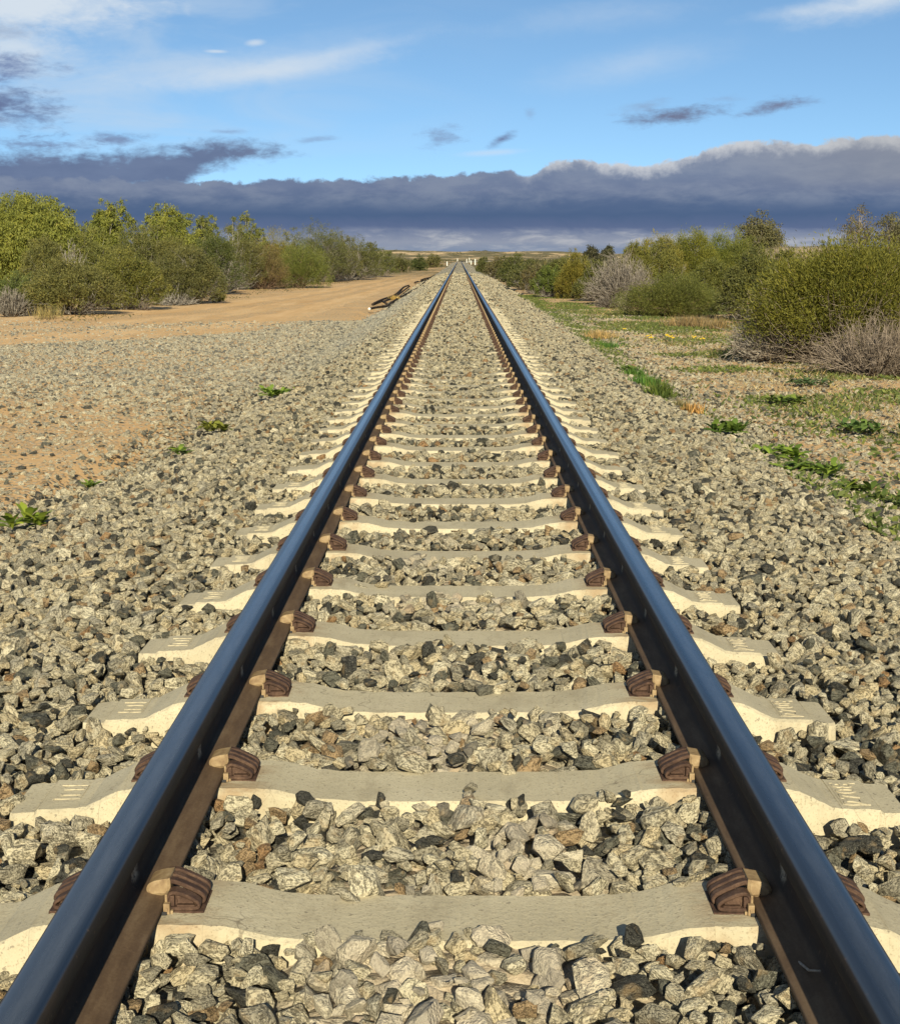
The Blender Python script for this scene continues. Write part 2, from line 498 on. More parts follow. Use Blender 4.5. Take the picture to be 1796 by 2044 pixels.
# far dark hill on the right
hx = np.linspace(300, 3600, 120); hy = np.linspace(4000, 4700, 10)
gx, gy = np.meshgrid(hx, hy)
prof = (34 + 14 * (fbm(gx, gx * 0, .0022, 3) - .5) + 5 * (fbm(gx, gy, .02, 8) - .5)) * sstep(350, 900, gx)
hh = prof * np.minimum(1, np.maximum(0, (gy - 4000) / 260)) - 3
V = np.stack([gx, gy, hh], -1).reshape(-1, 3)
ii = (np.arange(9)[:, None] * 120 + np.arange(119)[None, :]).ravel()
F = np.stack([ii, ii + 1, ii + 121, ii + 120], 1)
M_HILL = mat_plain('wooded_hill', (.055, .075, .095), 1.0, .3, .01, 0)
tag(link('hills', mesh_np('hills', V, F, True), M_HILL), kind='structure')

# ------------------------------------------------------------------ rails
half = [(0, 0), (.014, -.0004), (.024, -.0016), (.0300, -.0040), (.0335, -.0080), (.0352, -.0135), (.0358, -.030), (.0335, -.0365), (.0130, -.0440), (.0085, -.050), (.0072, -.066),
        (.0072, -.095), (.0100, -.110), (.0170, -.1180), (.0420, -.1255), (.0620, -.1305), (.0640, -.1330), (.0640, -.1400), (.0625, -.1410)]
prof = [(x, z) for x, z in half] + [(-x, z) for x, z in reversed(half[1:])]
rail_y = axis([(-1.5, 60, 62), (60, 480, 42), (480, 700, 60)])
def rail_mesh(flip):
    n = len(prof); V = []; F = []
    for y in rail_y:
        bo = float(bend(np.array(y)))
        for x, z in prof: V.append((x + bo, y, z))
    for i in range(len(rail_y) - 1):
        for j in range(n):
            a = i * n + j; b = i * n + (j + 1) % n
            F.append((a, a + n, b + n, b))
    return mesh_np('rail', V, F, True)
rm = rail_mesh(False)
rl = link('rail', rm, M_RAIL, loc=(-RX, 0, 0)); tag(rl, 'left steel rail with dark blue polished head and wide sunlit brown foot', 'rail', 'rails of the track')
rr = link('rail', rm, M_RAIL, loc=(RX, 0, 0)); tag(rr, 'right steel rail, its brown inner foot mostly in shade beside the numbered sleeper ends', 'rail', 'rails of the track')

# ------------------------------------------------------------------ sleepers
SEAT = -.148
tp = [(0, -.176), (.22, -.176), (.31, -.170), (.385, -.152), (.43, -.1485), (.50, SEAT), (.64, SEAT), (.690, -.149), (.720, -.154), (.790, -.189), (.812, -.193), (.893, -.195), (.900, -.202), (.952, -.204)]
def sleeper_mesh(seed):
    r = random.Random(seed)
    X_ = sorted(set([round(v, 4) for v in np.linspace(-.952, .952, 150)] + [s * a for a, _ in tp for s in (-1, 1)]))
    V = []; F = []
    sec = lambda t: [(-.128, -.37), (-.104, t - .016), (-.1005, t - .006), (-.094, t), (.094, t), (.1005, t - .006), (.104, t - .016), (.128, -.37)]
    for x in X_:
        t = np.interp(abs(x), [a for a, _ in tp], [b for _, b in tp])
        e = 1.0 if abs(x) < .940 else .94
        for k, (y, z) in enumerate(sec(t)):
            jx = .0014 if k in (1, 2, 3, 4, 5, 6) else 0
            w = .004 * mnoise.noise(Vector((x * 3, k * .7, seed * 3.1)))
            V.append((x, (y + w) * e + r.uniform(-jx, jx), z + r.uniform(-jx, jx) * .7))
    n = 8
    for i in range(len(X_) - 1):
        for j in range(n):
            a = i * n + j; b = i * n + (j + 1) % n
            F.append((a, b, b + n, a + n))
    me = mesh_np('concrete_body', V, F, False)
    bm = bmesh.new(); bm.from_mesh(me)
    bm.verts.ensure_lookup_table()
    L = len(X_) - 1
    bm.faces.new([bm.verts[j] for j in reversed(range(n))]); bm.faces.new([bm.verts[L * n + j] for j in range(n)])
    bmesh.ops.recalc_face_normals(bm, faces=bm.faces)
    bm.to_mesh(me); bm.free()
    return me

def box(bm, x0, x1, y0, y1, z0, z1, bev=0, seg=2, mat=None):
    r = bmesh.ops.create_cube(bm, size=1)
    vs = r['verts']
    for v in vs:
        v.co = Vector(((x0 + x1) / 2 + v.co.x * (x1 - x0), (y0 + y1) / 2 + v.co.y * (y1 - y0), (z0 + z1) / 2 + v.co.z * (z1 - z0)))
    if mat:
        for v in vs: v.co = mat @ v.co
    if bev:
        es = list({e for v in vs for e in v.link_edges})
        bmesh.ops.bevel(bm, geom=es, offset=bev, segments=seg, affect='EDGES', profile=.5)

def ribbon(bm, path, th, y0, y1):
    """a thick bent plate: path in (u, z), thickness th, width y0..y1"""
    P = [Vector((a, 0, b)) for a, b in path]
    ring = []
    for i, p in enumerate(P):
        d = (P[min(i + 1, len(P) - 1)] - P[max(i - 1, 0)]).normalized()
        nrm = Vector((-d.z, 0, d.x))
        c = .0018
        pts = [(p + nrm * th / 2, y0 + c), (p + nrm * (th / 2 - c), y0), (p - nrm * (th / 2 - c), y0), (p - nrm * th / 2, y0 + c),
               (p - nrm * th / 2, y1 - c), (p - nrm * (th / 2 - c), y1), (p + nrm * (th / 2 - c), y1), (p + nrm * th / 2, y1 - c)]
        ring.append([bm.verts.new((q.x, yy, q.z)) for q, yy in pts])
    for a, b in zip(ring, ring[1:]):
        for j in range(8):
            bm.faces.new((a[j], a[(j + 1) % 8], b[(j + 1) % 8], b[j]))
    bm.faces.new(ring[0]); bm.faces.new(list(reversed(ring[-1])))

def smooth_path(pts, n=18):
    P = [Vector((a, b, 0)) for a, b in pts]
    out = []
    for i in range(len(P) - 1):
        p0, p1, p2, p3 = P[max(i - 1, 0)], P[i], P[i + 1], P[min(i + 2, len(P) - 1)]
        for k in range(4):
            t = k / 4
            q = .5 * ((2 * p1) + (-p0 + p2) * t + (2 * p0 - 5 * p1 + 4 * p2 - p3) * t * t + (-p0 + 3 * p1 - 3 * p2 + p3) * t ** 3)
            out.append((q.x, q.y))
    out.append((P[-1].x, P[-1].y))
    return out

# the clip, u = distance from the rail centre, z over the rail seat
loop = smooth_path([(.058, .0385), (.070, .0405), (.084, .0385), (.104, .0315), (.126, .0225), (.137, .0155), (.1375, .0085), (.128, .0052), (.108, .0050), (.084, .0050)])
bm = bmesh.new()
for y0, y1 in ((-.016, .001), (.007, .024), (.030, .043)): ribbon(bm, loop, .0075, y0, y1)
bmesh.ops.recalc_face_normals(bm, faces=bm.faces)
ME_SPRING = bm_mesh('rail_clip', bm)
# cast shoulder: a D shaped cheek with a wedge hollow, and its foot plate
bm = bmesh.new()
outer = smooth_path([(.070, .008), (.068, .022), (.074, .033), (.090, .034), (.112, .0255), (.129, .0155), (.133, .010), (.129, .0035), (.104, .002), (.078, .003)])
def prism(bm, poly, y0, y1, inset=.0025):
    c = Vector((sum(p[0] for p in poly) / len(poly), 0, sum(p[1] for p in poly) / len(poly)))
    ro = []
    for y, s in ((y1, 1), (y0 + .003, 1), (y0, None)):
        rr_ = []
        for u, z in poly:
            p = Vector((u, 0, z))
            if s is None:
                d = (c - p); p = p + d.normalized() * min(inset, d.length * .5)
            rr_.append(bm.verts.new((p.x, y, p.z)))
        ro.append(rr_)
    m_ = len(poly)
    for a, b in zip(ro, ro[1:]):
        for j in range(m_): bm.faces.new((a[j], a[(j + 1) % m_], b[(j + 1) % m_], b[j]))
    bm.faces.new(list(reversed(ro[-1]))); bm.faces.new(ro[0])
# rim loop (thick curved lip round the cheek) with a recessed plate behind it
rim = smooth_path([(.072, .0065), (.0705, .020), (.076, .030), (.090, .031), (.112, .0245), (.129, .0160), (.1325, .0105), (.128, .006), (.104, .0045), (.076, .0050)])
ribbon(bm, rim, .0065, -.0420, -.020)
prism(bm, outer, -.030, -.019)
wedge = [(.086, .0265), (.094, .0275), (.122, .0155), (.122, .0130), (.088, .0130), (.0905, .0185)]
prism(bm, wedge, -.0375, -.030, .001)
box(bm, .088, .124, -.0385, -.030, .0068, .0105, .0008, 1)
box(bm, .070, .084, -.0395, -.028, .008, .0265, .002, 2)
box(bm, .080, .1435, -.0445, .0455, -.004, .0022, .001, 1)
bmesh.ops.recalc_face_normals(bm, faces=bm.faces)
ME_SHOULDER = bm_mesh('shoulder', bm)
# tan toe insulator: domed cap over the rail foot
bm = bmesh.new()
capp = [(.0285, .0195), (.0240, .0250), (.0238, .0310), (.0275, .0370), (.035, .0410), (.047, .0440), (.066, .0465), (.071, .0460), (.071, .0230), (.060, .0190), (.044, .0172), (.034, .0170)]
prism(bm, smooth_path(capp), -.0205, .030, .006)
bmesh.ops.recalc_face_normals(bm, faces=bm.faces)
ME_TOE = bm_mesh('toe_insulator', bm)
bm = bmesh.new()
box(bm, .0645, .0775, -.054, -.0435, .001, .0185, .0012, 2)
box(bm, .0655, .0705, -.0435, -.026, .006, .030, .001, 1)
box(bm, .0685, .0735, -.0555, -.0535, .006, .0120, .0005, 1)
box(bm, .0780, .0830, -.0500, -.0440, .0005, .006, .0005, 1)
ME_SIDE = bm_mesh('side_insulator', bm)
bm = bmesh.new()
box(bm, -.072, .072, -.060, .070, .0003, .0066, .001, 1)
ME_PAD = bm_mesh('rail_pad', bm)
for me in (ME_SPRING, ME_SHOULDER, ME_TOE, ME_SIDE):
    for v in me.vertices:
        v.co.x = .0305 + (v.co.x - .024) * .86; v.co.y *= 1.06; v.co.z *= 1.07
for me, mt in ((ME_SPRING, M_IRON), (ME_SHOULDER, M_IRON), (ME_TOE, M_NYL), (ME_SIDE, M_NYL), (ME_PAD, M_PAD)):
    me.materials.append(mt)

def simple_clip():
    bm = bmesh.new()
    for me in (ME_SPRING, ME_SHOULDER): bm.from_mesh(me)
    k = len(bm.faces)
    bm.from_mesh(ME_TOE); bm.faces.ensure_lookup_table()
    for f in bm.faces[k:]: f.material_index = 1
    me = bm_mesh('rail_clip', bm); me.materials.append(M_IRON); me.materials.append(M_NYL)
    return me
ME_CLIP = simple_clip()

BODIES = []
for s in range(4):
    me = sleeper_mesh(s + 1); me.materials.append(M_CONC); BODIES.append(me)

def text_mesh(txt, size, name):
    cu = bpy.data.curves.new(name, 'FONT'); cu.body = txt; cu.size = size; cu.extrude = .0016
    cu.align_x = 'CENTER'; cu.align_y = 'CENTER'; cu.bevel_depth = .0006; cu.space_character = 1.15
    ob = bpy.data.objects.new(name, cu); COL.objects.link(ob)
    bpy.context.view_layer.update()
    dg = bpy.context.evaluated_depsgraph_get()
    me = bpy.data.meshes.new_from_object(ob.evaluated_get(dg)); me.name = name
    bpy.data.objects.remove(ob)
    return me
def number_mesh(txt, name, w, rz):
    t = text_mesh(txt, .062, name)
    bm = bmesh.new(); bm.from_mesh(t)
    bmesh.ops.rotate(bm, verts=bm.verts, cent=(0, 0, 0), matrix=Matrix.Rotation(rz, 3, 'Z'))
    a, b_ = .030, w
    for x0, x1, y0, y1 in ((-a, a, -b_, -b_ + .003), (-a, a, b_ - .003, b_), (-a, -a + .003, -b_ + .003, b_ - .003)):
        if rz < 0: x0, x1 = -x1, -x0
        box(bm, x0, x1, y0, y1, -.001, .0016)
    me = bm_mesh(name, bm); me.materials.append(M_CONC)
    return me
ME_NUM = number_mesh('2708', 'moulded_number', .070, R(90))
ME_NUM2 = number_mesh('11', 'moulded_number', .045, R(-90))

def add_clips(root, sub):
    out = []
    for rx in (-RX, RX):
        for sgn in (1, -1):
            inner = (sgn > 0) == (rx < 0)
            c = link('rail_clip', ME_SPRING if sub else ME_CLIP, None, root, (rx, 0, SEAT))
            c.scale = (sgn, 1, 1)
            if sub:
                link('shoulder', ME_SHOULDER, None, c)
                link('toe_insulator', ME_TOE, None, c)
                link('side_insulator', ME_SIDE, None, c)
            out.append(c)
    return out

WORDS = ['first', 'second', 'third', 'fourth', 'fifth', 'sixth', 'seventh', 'eighth', 'ninth', 'tenth', 'eleventh', 'twelfth', 'thirteenth', 'fourteenth', 'fifteenth',
         'sixteenth', 'seventeenth', 'eighteenth', 'nineteenth', 'twentieth', 'twenty-first', 'twenty-second', 'twenty-third', 'twenty-fourth', 'twenty-fifth',
         'twenty-sixth', 'twenty-seventh', 'twenty-eighth', 'twenty-ninth', 'thirtieth']
def one_mesh_sleeper():
    bm = bmesh.new(); bm.from_mesh(BODIES[0])
    for f in bm.faces: f.material_index = 0
    for rx in (-RX, RX):
        for sgn in (1, -1):
            k = len(bm.faces)
            nv = len(bm.verts)
            bm.from_mesh(ME_CLIP); bm.faces.ensure_lookup_table(); bm.verts.ensure_lookup_table()
            for f in bm.faces[k:]: f.material_index += 1
            for v in bm.verts[nv:]: v.co = Vector((rx + sgn * v.co.x, v.co.y, v.co.z + SEAT))
    bmesh.ops.recalc_face_normals(bm, faces=bm.faces)
    me = bm_mesh('concrete_sleeper', bm)
    for mm in (M_CONC, M_IRON, M_NYL): me.materials.append(mm)
    return me
ME_FAR = one_mesh_sleeper()
N_SLEEP = 150
sleeper_y = []
srnd = random.Random(5)
for i in range(N_SLEEP):
    y = Y0 + PIT * i + srnd.uniform(-.012, .012) * (i > 0)
    sleeper_y.append(y)
    dz = srnd.uniform(-.004, .002) * (i > 4)
    if i == 0: lab = 'nearest concrete sleeper, right across the bottom of the track in front'
    elif i == 1: lab = 'second concrete sleeper from the bottom, number 2708 moulded clearly on its right end'
    elif i == 2: lab = 'third concrete sleeper from the bottom, a pale stone lying on it left of centre'
    elif i < 30: lab = '%s concrete sleeper counting up the track from the bottom of the photo' % WORDS[i]
    else: lab = 'small far-off concrete sleeper half sunk in ballast, past the thirtieth from the bottom'
    if i < 100:
        root = empty('concrete_sleeper', (0, y, 0), lab, 'railway sleeper', 'concrete sleepers under the rails')
        root.rotation_euler = (0, 0, srnd.uniform(-.006, .006) * (i > 0))
        b = link('concrete_body', BODIES[i % 4], None, root, (0, 0, dz))
        add_clips(root, i < 40)
        if i < 12:
            for rx in (-RX, RX): link('rail_pad', ME_PAD, None, root, (rx, 0, SEAT))
        if i < 9:
            link('moulded_number', ME_NUM, None, root, (.848, 0, -.1935 + dz))
            link('moulded_number', ME_NUM2, None, root, (-.845, .01, -.1935 + dz))
    else:
        o = link('concrete_sleeper', ME_FAR, None, None, (0, y, dz))
        tag(o, lab, 'railway sleeper', 'concrete sleepers under the rails')
sleeper_y = np.array(sleeper_y)

# ------------------------------------------------------------------ ballast stones
STONES = bpy.data.collections.new('stone_shapes')
def stone_mesh(seed, fine=True):
    r = random.Random(seed)
    bm = bmesh.new()
    b_, c_ = r.uniform(.66, .92), r.uniform(.48, .72)
    for k in range(r.randint(11, 16)):
        v = Vector((r.gauss(0, 1), r.gauss(0, 1), r.gauss(0, 1))).normalized()
        p = v * r.uniform(.86, 1.06); v = p; p = Vector((abs(v.x) ** .75 * (1 if v.x > 0 else -1), abs(v.y) ** .75 * (1 if v.y > 0 else -1), abs(v.z) ** .7 * (1 if v.z > 0 else -1)))
        bm.verts.new((p.x, p.y * b_, p.z * c_))
    bmesh.ops.convex_hull(bm, input=bm.verts)
    bmesh.ops.delete(bm, geom=[v for v in bm.verts if not v.link_faces], context='VERTS')
    bmesh.ops.dissolve_limit(bm, angle_limit=R(9), verts=bm.verts, edges=bm.edges)
    if fine:
        bmesh.ops.bevel(bm, geom=list(bm.edges), offset=.034, segments=2, affect='EDGES', profile=.6, clamp_overlap=True)
        bmesh.ops.triangulate(bm, faces=bm.faces)
        bmesh.ops.subdivide_edges(bm, edges=[e for e in bm.edges if e.calc_length() > .28], cuts=2, use_grid_fill=True)
        bmesh.ops.triangulate(bm, faces=bm.faces)
        for v in bm.verts:
            p = v.co * 1.7 + Vector((seed * 3.3, 0, 0))
            v.co += v.normal * (.055 * mnoise.noise(p) + .030 * mnoise.noise(p * 3.1))
    bmesh.ops.recalc_face_normals(bm, faces=bm.faces)
    me = bm_mesh('stone', bm)
    if fine: me.polygons.foreach_set('use_smooth', [True] * len(me.polygons))
    me.materials.append(M_STONE)
    return me
NST = 22
STONE_MESHES = []
for s in range(NST):
    me = stone_mesh(s + 40); STONE_MESHES.append(me)
    o = bpy.data.objects.new('stone_shape_%02d' % s, me); STONES.objects.link(o)

def scatter_group():
    ng = bpy.data.node_groups.new('stone_scatter', 'GeometryNodeTree')
    ng.interface.new_socket(name='Geometry', in_out='INPUT', socket_type='NodeSocketGeometry')
    ng.interface.new_socket(name='Geometry', in_out='OUTPUT', socket_type='NodeSocketGeometry')
    N, L = ng.nodes, ng.links
    gi = N.new('NodeGroupInput'); go = N.new('NodeGroupOutput')
    ci = N.new('GeometryNodeCollectionInfo'); ci.inputs['Collection'].default_value = STONES
    ci.inputs['Separate Children'].default_value = True; ci.inputs['Reset Children'].default_value = True
    ip = N.new('GeometryNodeInstanceOnPoints'); ip.inputs['Pick Instance'].default_value = True
    def na(n, t):
        a = N.new('GeometryNodeInputNamedAttribute'); a.data_type = t; a.inputs['Name'].default_value = n
        return a.outputs['Attribute']
    L.new(gi.outputs[0], ip.inputs['Points']); L.new(ci.outputs[0], ip.inputs['Instance'])
    L.new(na('pick', 'INT'), ip.inputs['Instance Index'])
    e2r = N.new('FunctionNodeEulerToRotation'); L.new(na('rot', 'FLOAT_VECTOR'), e2r.inputs[0])
    L.new(e2r.outputs[0], ip.inputs['Rotation'])
    L.new(na('size', 'FLOAT_VECTOR'), ip.inputs['Scale'])
    L.new(ip.outputs[0], go.inputs[0])
    return ng
SCATTER = scatter_group()

def scatter(name, P, rot, size, pick, tone, smear=None):
    if smear is None: smear = np.zeros(len(P))
    me = bpy.data.meshes.new(name)
    me.vertices.add(len(P)); me.vertices.foreach_set('co', np.asarray(P, np.float32).ravel())
    for nm, ty, arr, key in (('rot', 'FLOAT_VECTOR', rot, 'vector'), ('size', 'FLOAT_VECTOR', size, 'vector'), ('pick', 'INT', pick, 'value'), ('tone', 'FLOAT', tone, 'value'), ('smear', 'FLOAT', smear, 'value')):
        a = me.attributes.new(nm, ty, 'POINT')
        a.data.foreach_set(key, np.asarray(arr, np.int32 if ty == 'INT' else np.float32).ravel())
    o = link(name, me, M_STONE)
    md = o.modifiers.new('stones', 'NODES'); md.node_group = SCATTER
    tag(o, kind='stuff')
    return o

def rand_rot(n, tilt=.38):
    t = rng.normal(0, tilt, (n, 2)); big = rng.random(n) < .16
    t[big] = rng.uniform(-1.3, 1.3, (big.sum(), 2))
    return np.stack([t[:, 0], t[:, 1], rng.uniform(0, 6.283, n)], 1)

def visible(x, y, pad=.6):
    return (np.abs(x + .006 * y) < .292 * y + pad)

# near part: stones dropped one by one onto a height map
def deposit(x0, x1, y0, y1, count):
    res = .007
    nxg, nyg = int((x1 - x0) / res), int((y1 - y0) / res)
    cx = x0 + (np.arange(nxg) + .5) * res; cy = y0 + (np.arange(nyg) + .5) * res
    GX, GY = np.meshgrid(cx, cy)
    T = target(GX, GY)
    H = T - .062 - .01 * rng.random(T.shape)
    OB = np.full(T.shape, -9.0)
    ax = np.abs(GX)
    topz = np.interp(ax, [a for a, _ in tp], [b for _, b in tp])
    dsl = np.min(np.abs(GY[:, :1] - sleeper_y[None, :40]), axis=1)
    OB = np.where((dsl[:, None] < .104) & (ax < .955), topz, OB)
    px = rng.uniform(x0, x1, count); py = rng.uniform(y0, y1, count)
    ok = visible(px, py, 1.5); px, py = px[ok], py[ok]
    n = len(px)
    rad = np.clip(rng.lognormal(math.log(.0228), .38, n), .010, .046)
    order = np.argsort(rng.random(n) + (rad < .02) * .25)
    cth = rng.uniform(.48, .75, n)
    out = []
    tgt = target(px, py)
    keep = rng.random(n) > sstep(-.15, .55, np.abs(px) - toe_of(px, py)) * .93
    stamps = {}
    for i in order:
        if not keep[i]: continue
        r = rad[i]; k = int(r * .9 / res) + 1
        ix = int((px[i] - x0) / res); iy = int((py[i] - y0) / res)
        if ix < k or iy < k or ix >= nxg - k or iy >= nyg - k: continue
        st = stamps.get(k)
        if st is None:
            g = np.arange(-k, k + 1); A_, B_ = np.meshgrid(g, g)
            q = (A_ ** 2 + B_ ** 2) / (k + .35) ** 2
            ms = q < 1
            st = stamps[k] = (ms, np.sqrt(np.clip(1 - q, 0, 1)))
        ms, pr = st
        c = r * cth[i]
        h = H[iy - k:iy + k + 1, ix - k:ix + k + 1]
        ob = OB[iy - k:iy + k + 1, ix - k:ix + k + 1]
        contact = (h - 0.0)[ms] + c * pr[ms]
        zc = np.partition(contact, int(contact.size * .80))[int(contact.size * .80)] * .6 + contact.mean() * .4
        if zc + c * .55 > tgt[i] + rng.normal(.004, .010): continue
        top = zc + c
        obm = ob[ms]
        if ((obm > zc - c * .3) & (pr[ms] > .72)).any(): continue
        if abs(abs(px[i]) - RX) < .064 + .55 * r and top > -.143: continue
        h2 = np.where(ms, np.maximum(h, zc + c * pr), h)
        H[iy - k:iy + k + 1, ix - k:ix + k + 1] = h2
        out.append((px[i], py[i], zc, r, c))
    return np.array(out)

dep = deposit(-3.6, 3.6, 1.6, 13.0, 330000)
n1 = len(dep)
P1 = dep[:, :3]
rot1 = rand_rot(n1)
s1 = dep[:, 3:4] * 1.12 * np.ones((1, 3)); s1 = s1 * rng.uniform(.88, 1.14, (n1, 3))
# further away: a jittered mat of stones
def mat_of_stones(y0, y1, sp, smin, smax):
    gx_, gy_ = np.meshgrid(np.arange(-3.1, 3.1, sp), np.arange(y0, y1, sp))
    x = (gx_ + rng.uniform(-.5, .5, gx_.shape) * sp * 1.1).ravel(); y = (gy_ + rng.uniform(-.5, .5, gx_.shape) * sp * 1.1).ravel()
    ok = visible(x, y, 1.5)
    ax = np.abs(x)
    d = np.abs((y - Y0) / PIT - np.round((y - Y0) / PIT)) * PIT
    buried = (fbm(x, y, 1.1, 31) > (.68 - .16 * sstep(20, 55, y))) & ((ax < .5) | (y > 36))
    ok &= ~((d < .104) & (ax < .955) & ~(buried & (np.abs(ax - RX) > .16)))
    ok &= np.abs(ax - RX) > .085
    ok &= rng.random(x.shape) > sstep(-.15, .55, ax - toe_of(x, y)) * .93
    x, y, d, ax = x[ok], y[ok], d[ok], ax[ok]
    r = np.clip(rng.lognormal(math.log((smin + smax) / 2), .28, len(x)), smin * .6, smax * 1.5)
    z = target(x, y) - r * .30 + rng.normal(0, .009, len(x))
    topz = np.interp(ax, [a for a, _ in tp], [b for _, b in tp])
    z = np.where((d < .104) & (ax < .955), topz + r * .25, z)
    return np.stack([x, y, z], 1), r
P2, r2 = mat_of_stones(12.9, 30, .040, .020, .032)
P2b, r2b = mat_of_stones(30, 62, .055, .026, .040)
P2c, r2c = mat_of_stones(62, 120, .10, .040, .070)
P2 = np.concatenate([P2, P2b, P2c]); r2 = np.concatenate([r2, r2b, r2c])
n2 = len(P2)
P = np.concatenate([P1, P2]); rot = np.concatenate([rot1, rand_rot(n2)])
size = np.concatenate([s1, r2[:, None] * rng.uniform(.85, 1.2, (n2, 3))])
tone = (sstep(20, 28, P[:, 1]) * sstep(-1.2, -1.9, -np.abs(P[:, 0])) * 0)
tone = np.where(P[:, 0] < -1.0, sstep(16, 26, P[:, 1]) * (1 - sstep(55, 75, P[:, 1])) * sstep(1.1, 1.8, -P[:, 0]) * .5, 0)
smear = np.exp(-(P[:, 0] / .24) ** 4) * (1 - sstep(5.2, 6.6, P[:, 1])) * sstep(.40, .58, fbm(P[:, 0], P[:, 1], 2.6, 53)) * (rng.random(len(P)) < .6) * .8  # pale tint added between the rails to imitate an erased shadow's smear
scatter('ballast', P, rot, size, rng.integers(0, NST, len(P)), tone, smear)
print('ballast stones', n1, n2)

# thin gravel on the open ground
def loose(x0, x1, y0, y1, per, fmask, lo, hi):
    n = int((x1 - x0) * (y1 - y0) * per)
    x = rng.uniform(x0, x1, n); y = rng.uniform(y0, y1, n)
    ok = visible(x, y, 1.5) & (rng.random(n) < fmask(x, y))
    x, y = x[ok], y[ok]
    r = np.clip(rng.lognormal(math.log((lo * hi) ** .5), .42, len(x)), lo * .6, hi * 1.6)
    return np.stack([x, y, np.maximum(gz(x, y), target(x, y) * (np.abs(x) < 3.3) + -9 * (np.abs(x) >= 3.3)) + r * .12], 1), r
def mL(x, y):
    toe = 2.0
    near_toe = np.exp(-np.clip(-x - toe, 0, 99) / .9)
    road = np.interp(x, A[:, 0][:40][::-1] if A[0, 0] > A[39, 0] else A[:40, 0], A[:, 1][:40][::-1] if A[0, 0] > A[39, 0] else A[:40, 1])
    m = .34 + .80 * fbm(x, y, .55, 41) ** 1.5 + .42 * near_toe
    m = m * (.62 + .80 * sstep(12, 19, y))
    return np.clip(m, 0, 1)
def mR(x, y):
    return np.clip(.45 + .8 * (fbm(x, y, .8, 47) - .35) + .8 * np.exp(-np.clip(x - 2.4, 0, 99) / 1.0), 0, 1) * (1 - .75 * sstep(4.3, 5.6, x - (y - 19) * .0))
La, ra = loose(-9.5, -1.8, 5, 14, 420, mL, .011, .024)
Lb, rb = loose(-12, -1.8, 14, 36, 330, lambda x, y: mL(x, y) * (1 - .80 * sstep(0, .6, y - np.interp(x, [-12, -7.7, -5.5, -4, -3.4, -2.5], [23, 25.5, 28, 31, 38, 60]))), .015, .027)
Ra, rra = loose(1.9, 8, 6, 16, 420, mR, .012, .024)
Rb, rrb = loose(1.9, 9, 16, 44, 260, mR, .014, .026)
PG = np.concatenate([La, Lb, Ra, Rb]); rG = np.concatenate([ra, rb, rra, rrb]); nG = len(PG)
toneG = np.where(PG[:, 0] < 0, .05 + .22 * sstep(14, 20, PG[:, 1]), .05)
scatter('gravel', PG, rand_rot(nG, .3), rG[:, None] * rng.uniform(.8, 1.25, (nG, 3)), rng.integers(0, NST, nG), toneG)
print('gravel', nG)

# single stones lying on the sleepers
def rock(xd, yd, z, r, label, sd, rot=(0, 0, 0)):
    x, y = at(xd, yd, z)
    me = STONE_MESHES[sd % NST].copy()
    o = link('stone', me, None, None, (x, y, z + r * .42)); o.scale = (r, r * .9, r * .75); o.rotation_euler = rot
    tag(o, label, 'stone', 'loose stones lying on the sleepers')
rock(1364, 1776, -.165, .027, 'flat pale stone on the nearest sleeper beside its right inner clip', 3, (.1, .1, 1))
rock(683, 1374, -.172, .030, 'pale rounded stone on the third sleeper, right of its left inner clip', 7, (.2, 0, 2))
rock(722, 1177, -.176, .028, 'brownish stone, left of a pair on the fifth sleeper from the bottom', 11, (0, .2, .4))
rock(763, 1174, -.176, .032, 'dark grey stone, right of a pair on the fifth sleeper from the bottom', 14, (0, .1, 2.2))
rock(825, 1043, -.176, .030, 'dark flat stone on the seventh sleeper, left of the track centre', 5, (.1, 0, 1.2))

# sticks
def tube(bm, pts, r0, r1, n=6):
    P_ = [Vector(p) for p in pts]; rings = []
    for i, p in enumerate(P_):
        d = (P_[min(i + 1, len(P_) - 1)] - P_[max(i - 1, 0)]).normalized()
        a = d.cross(Vector((0, 0, 1)) if abs(d.z) < .9 else Vector((1, 0, 0))).normalized(); b = d.cross(a)
        r = r0 + (r1 - r0) * i / (len(P_) - 1)
        rings.append([bm.verts.new(p + (a * math.cos(6.2832 * k / n) + b * math.sin(6.2832 * k / n)) * r) for k in range(n)])
    for A_, B_ in zip(rings, rings[1:]):
        for k in range(n): bm.faces.new((A_[k], A_[(k + 1) % n], B_[(k + 1) % n], B_[k]))
    bm.faces.new(list(reversed(rings[0]))); bm.faces.new(rings[-1])
bm = bmesh.new()
pts = []
for xd, yd, z in ((1553, 1890, -.150), (1593, 1918, -.128), (1615, 1936, -.112), (1638, 1937, -.105)):
    x, y = at(xd, yd, z); pts.append((x, y, z))
tube(bm, pts, .0028, .0018)
tag(link('stick', bm_mesh('stick', bm, True), M_STICK), 'thin grey twig lying from the ballast onto the right rail foot', 'stick')
bm = bmesh.new()
p0 = at(285, 1798, -.20)
tube(bm, [(p0[0], p0[1], -.215), (p0[0] - .002, p0[1] + .01, -.19), (p0[0] - .003, p0[1] + .016, -.165)], .006, .0045)
tag(link('stick', bm_mesh('stick', bm, True), M_STICK), 'short pale peg standing in the ballast left of the left rail', 'stick')

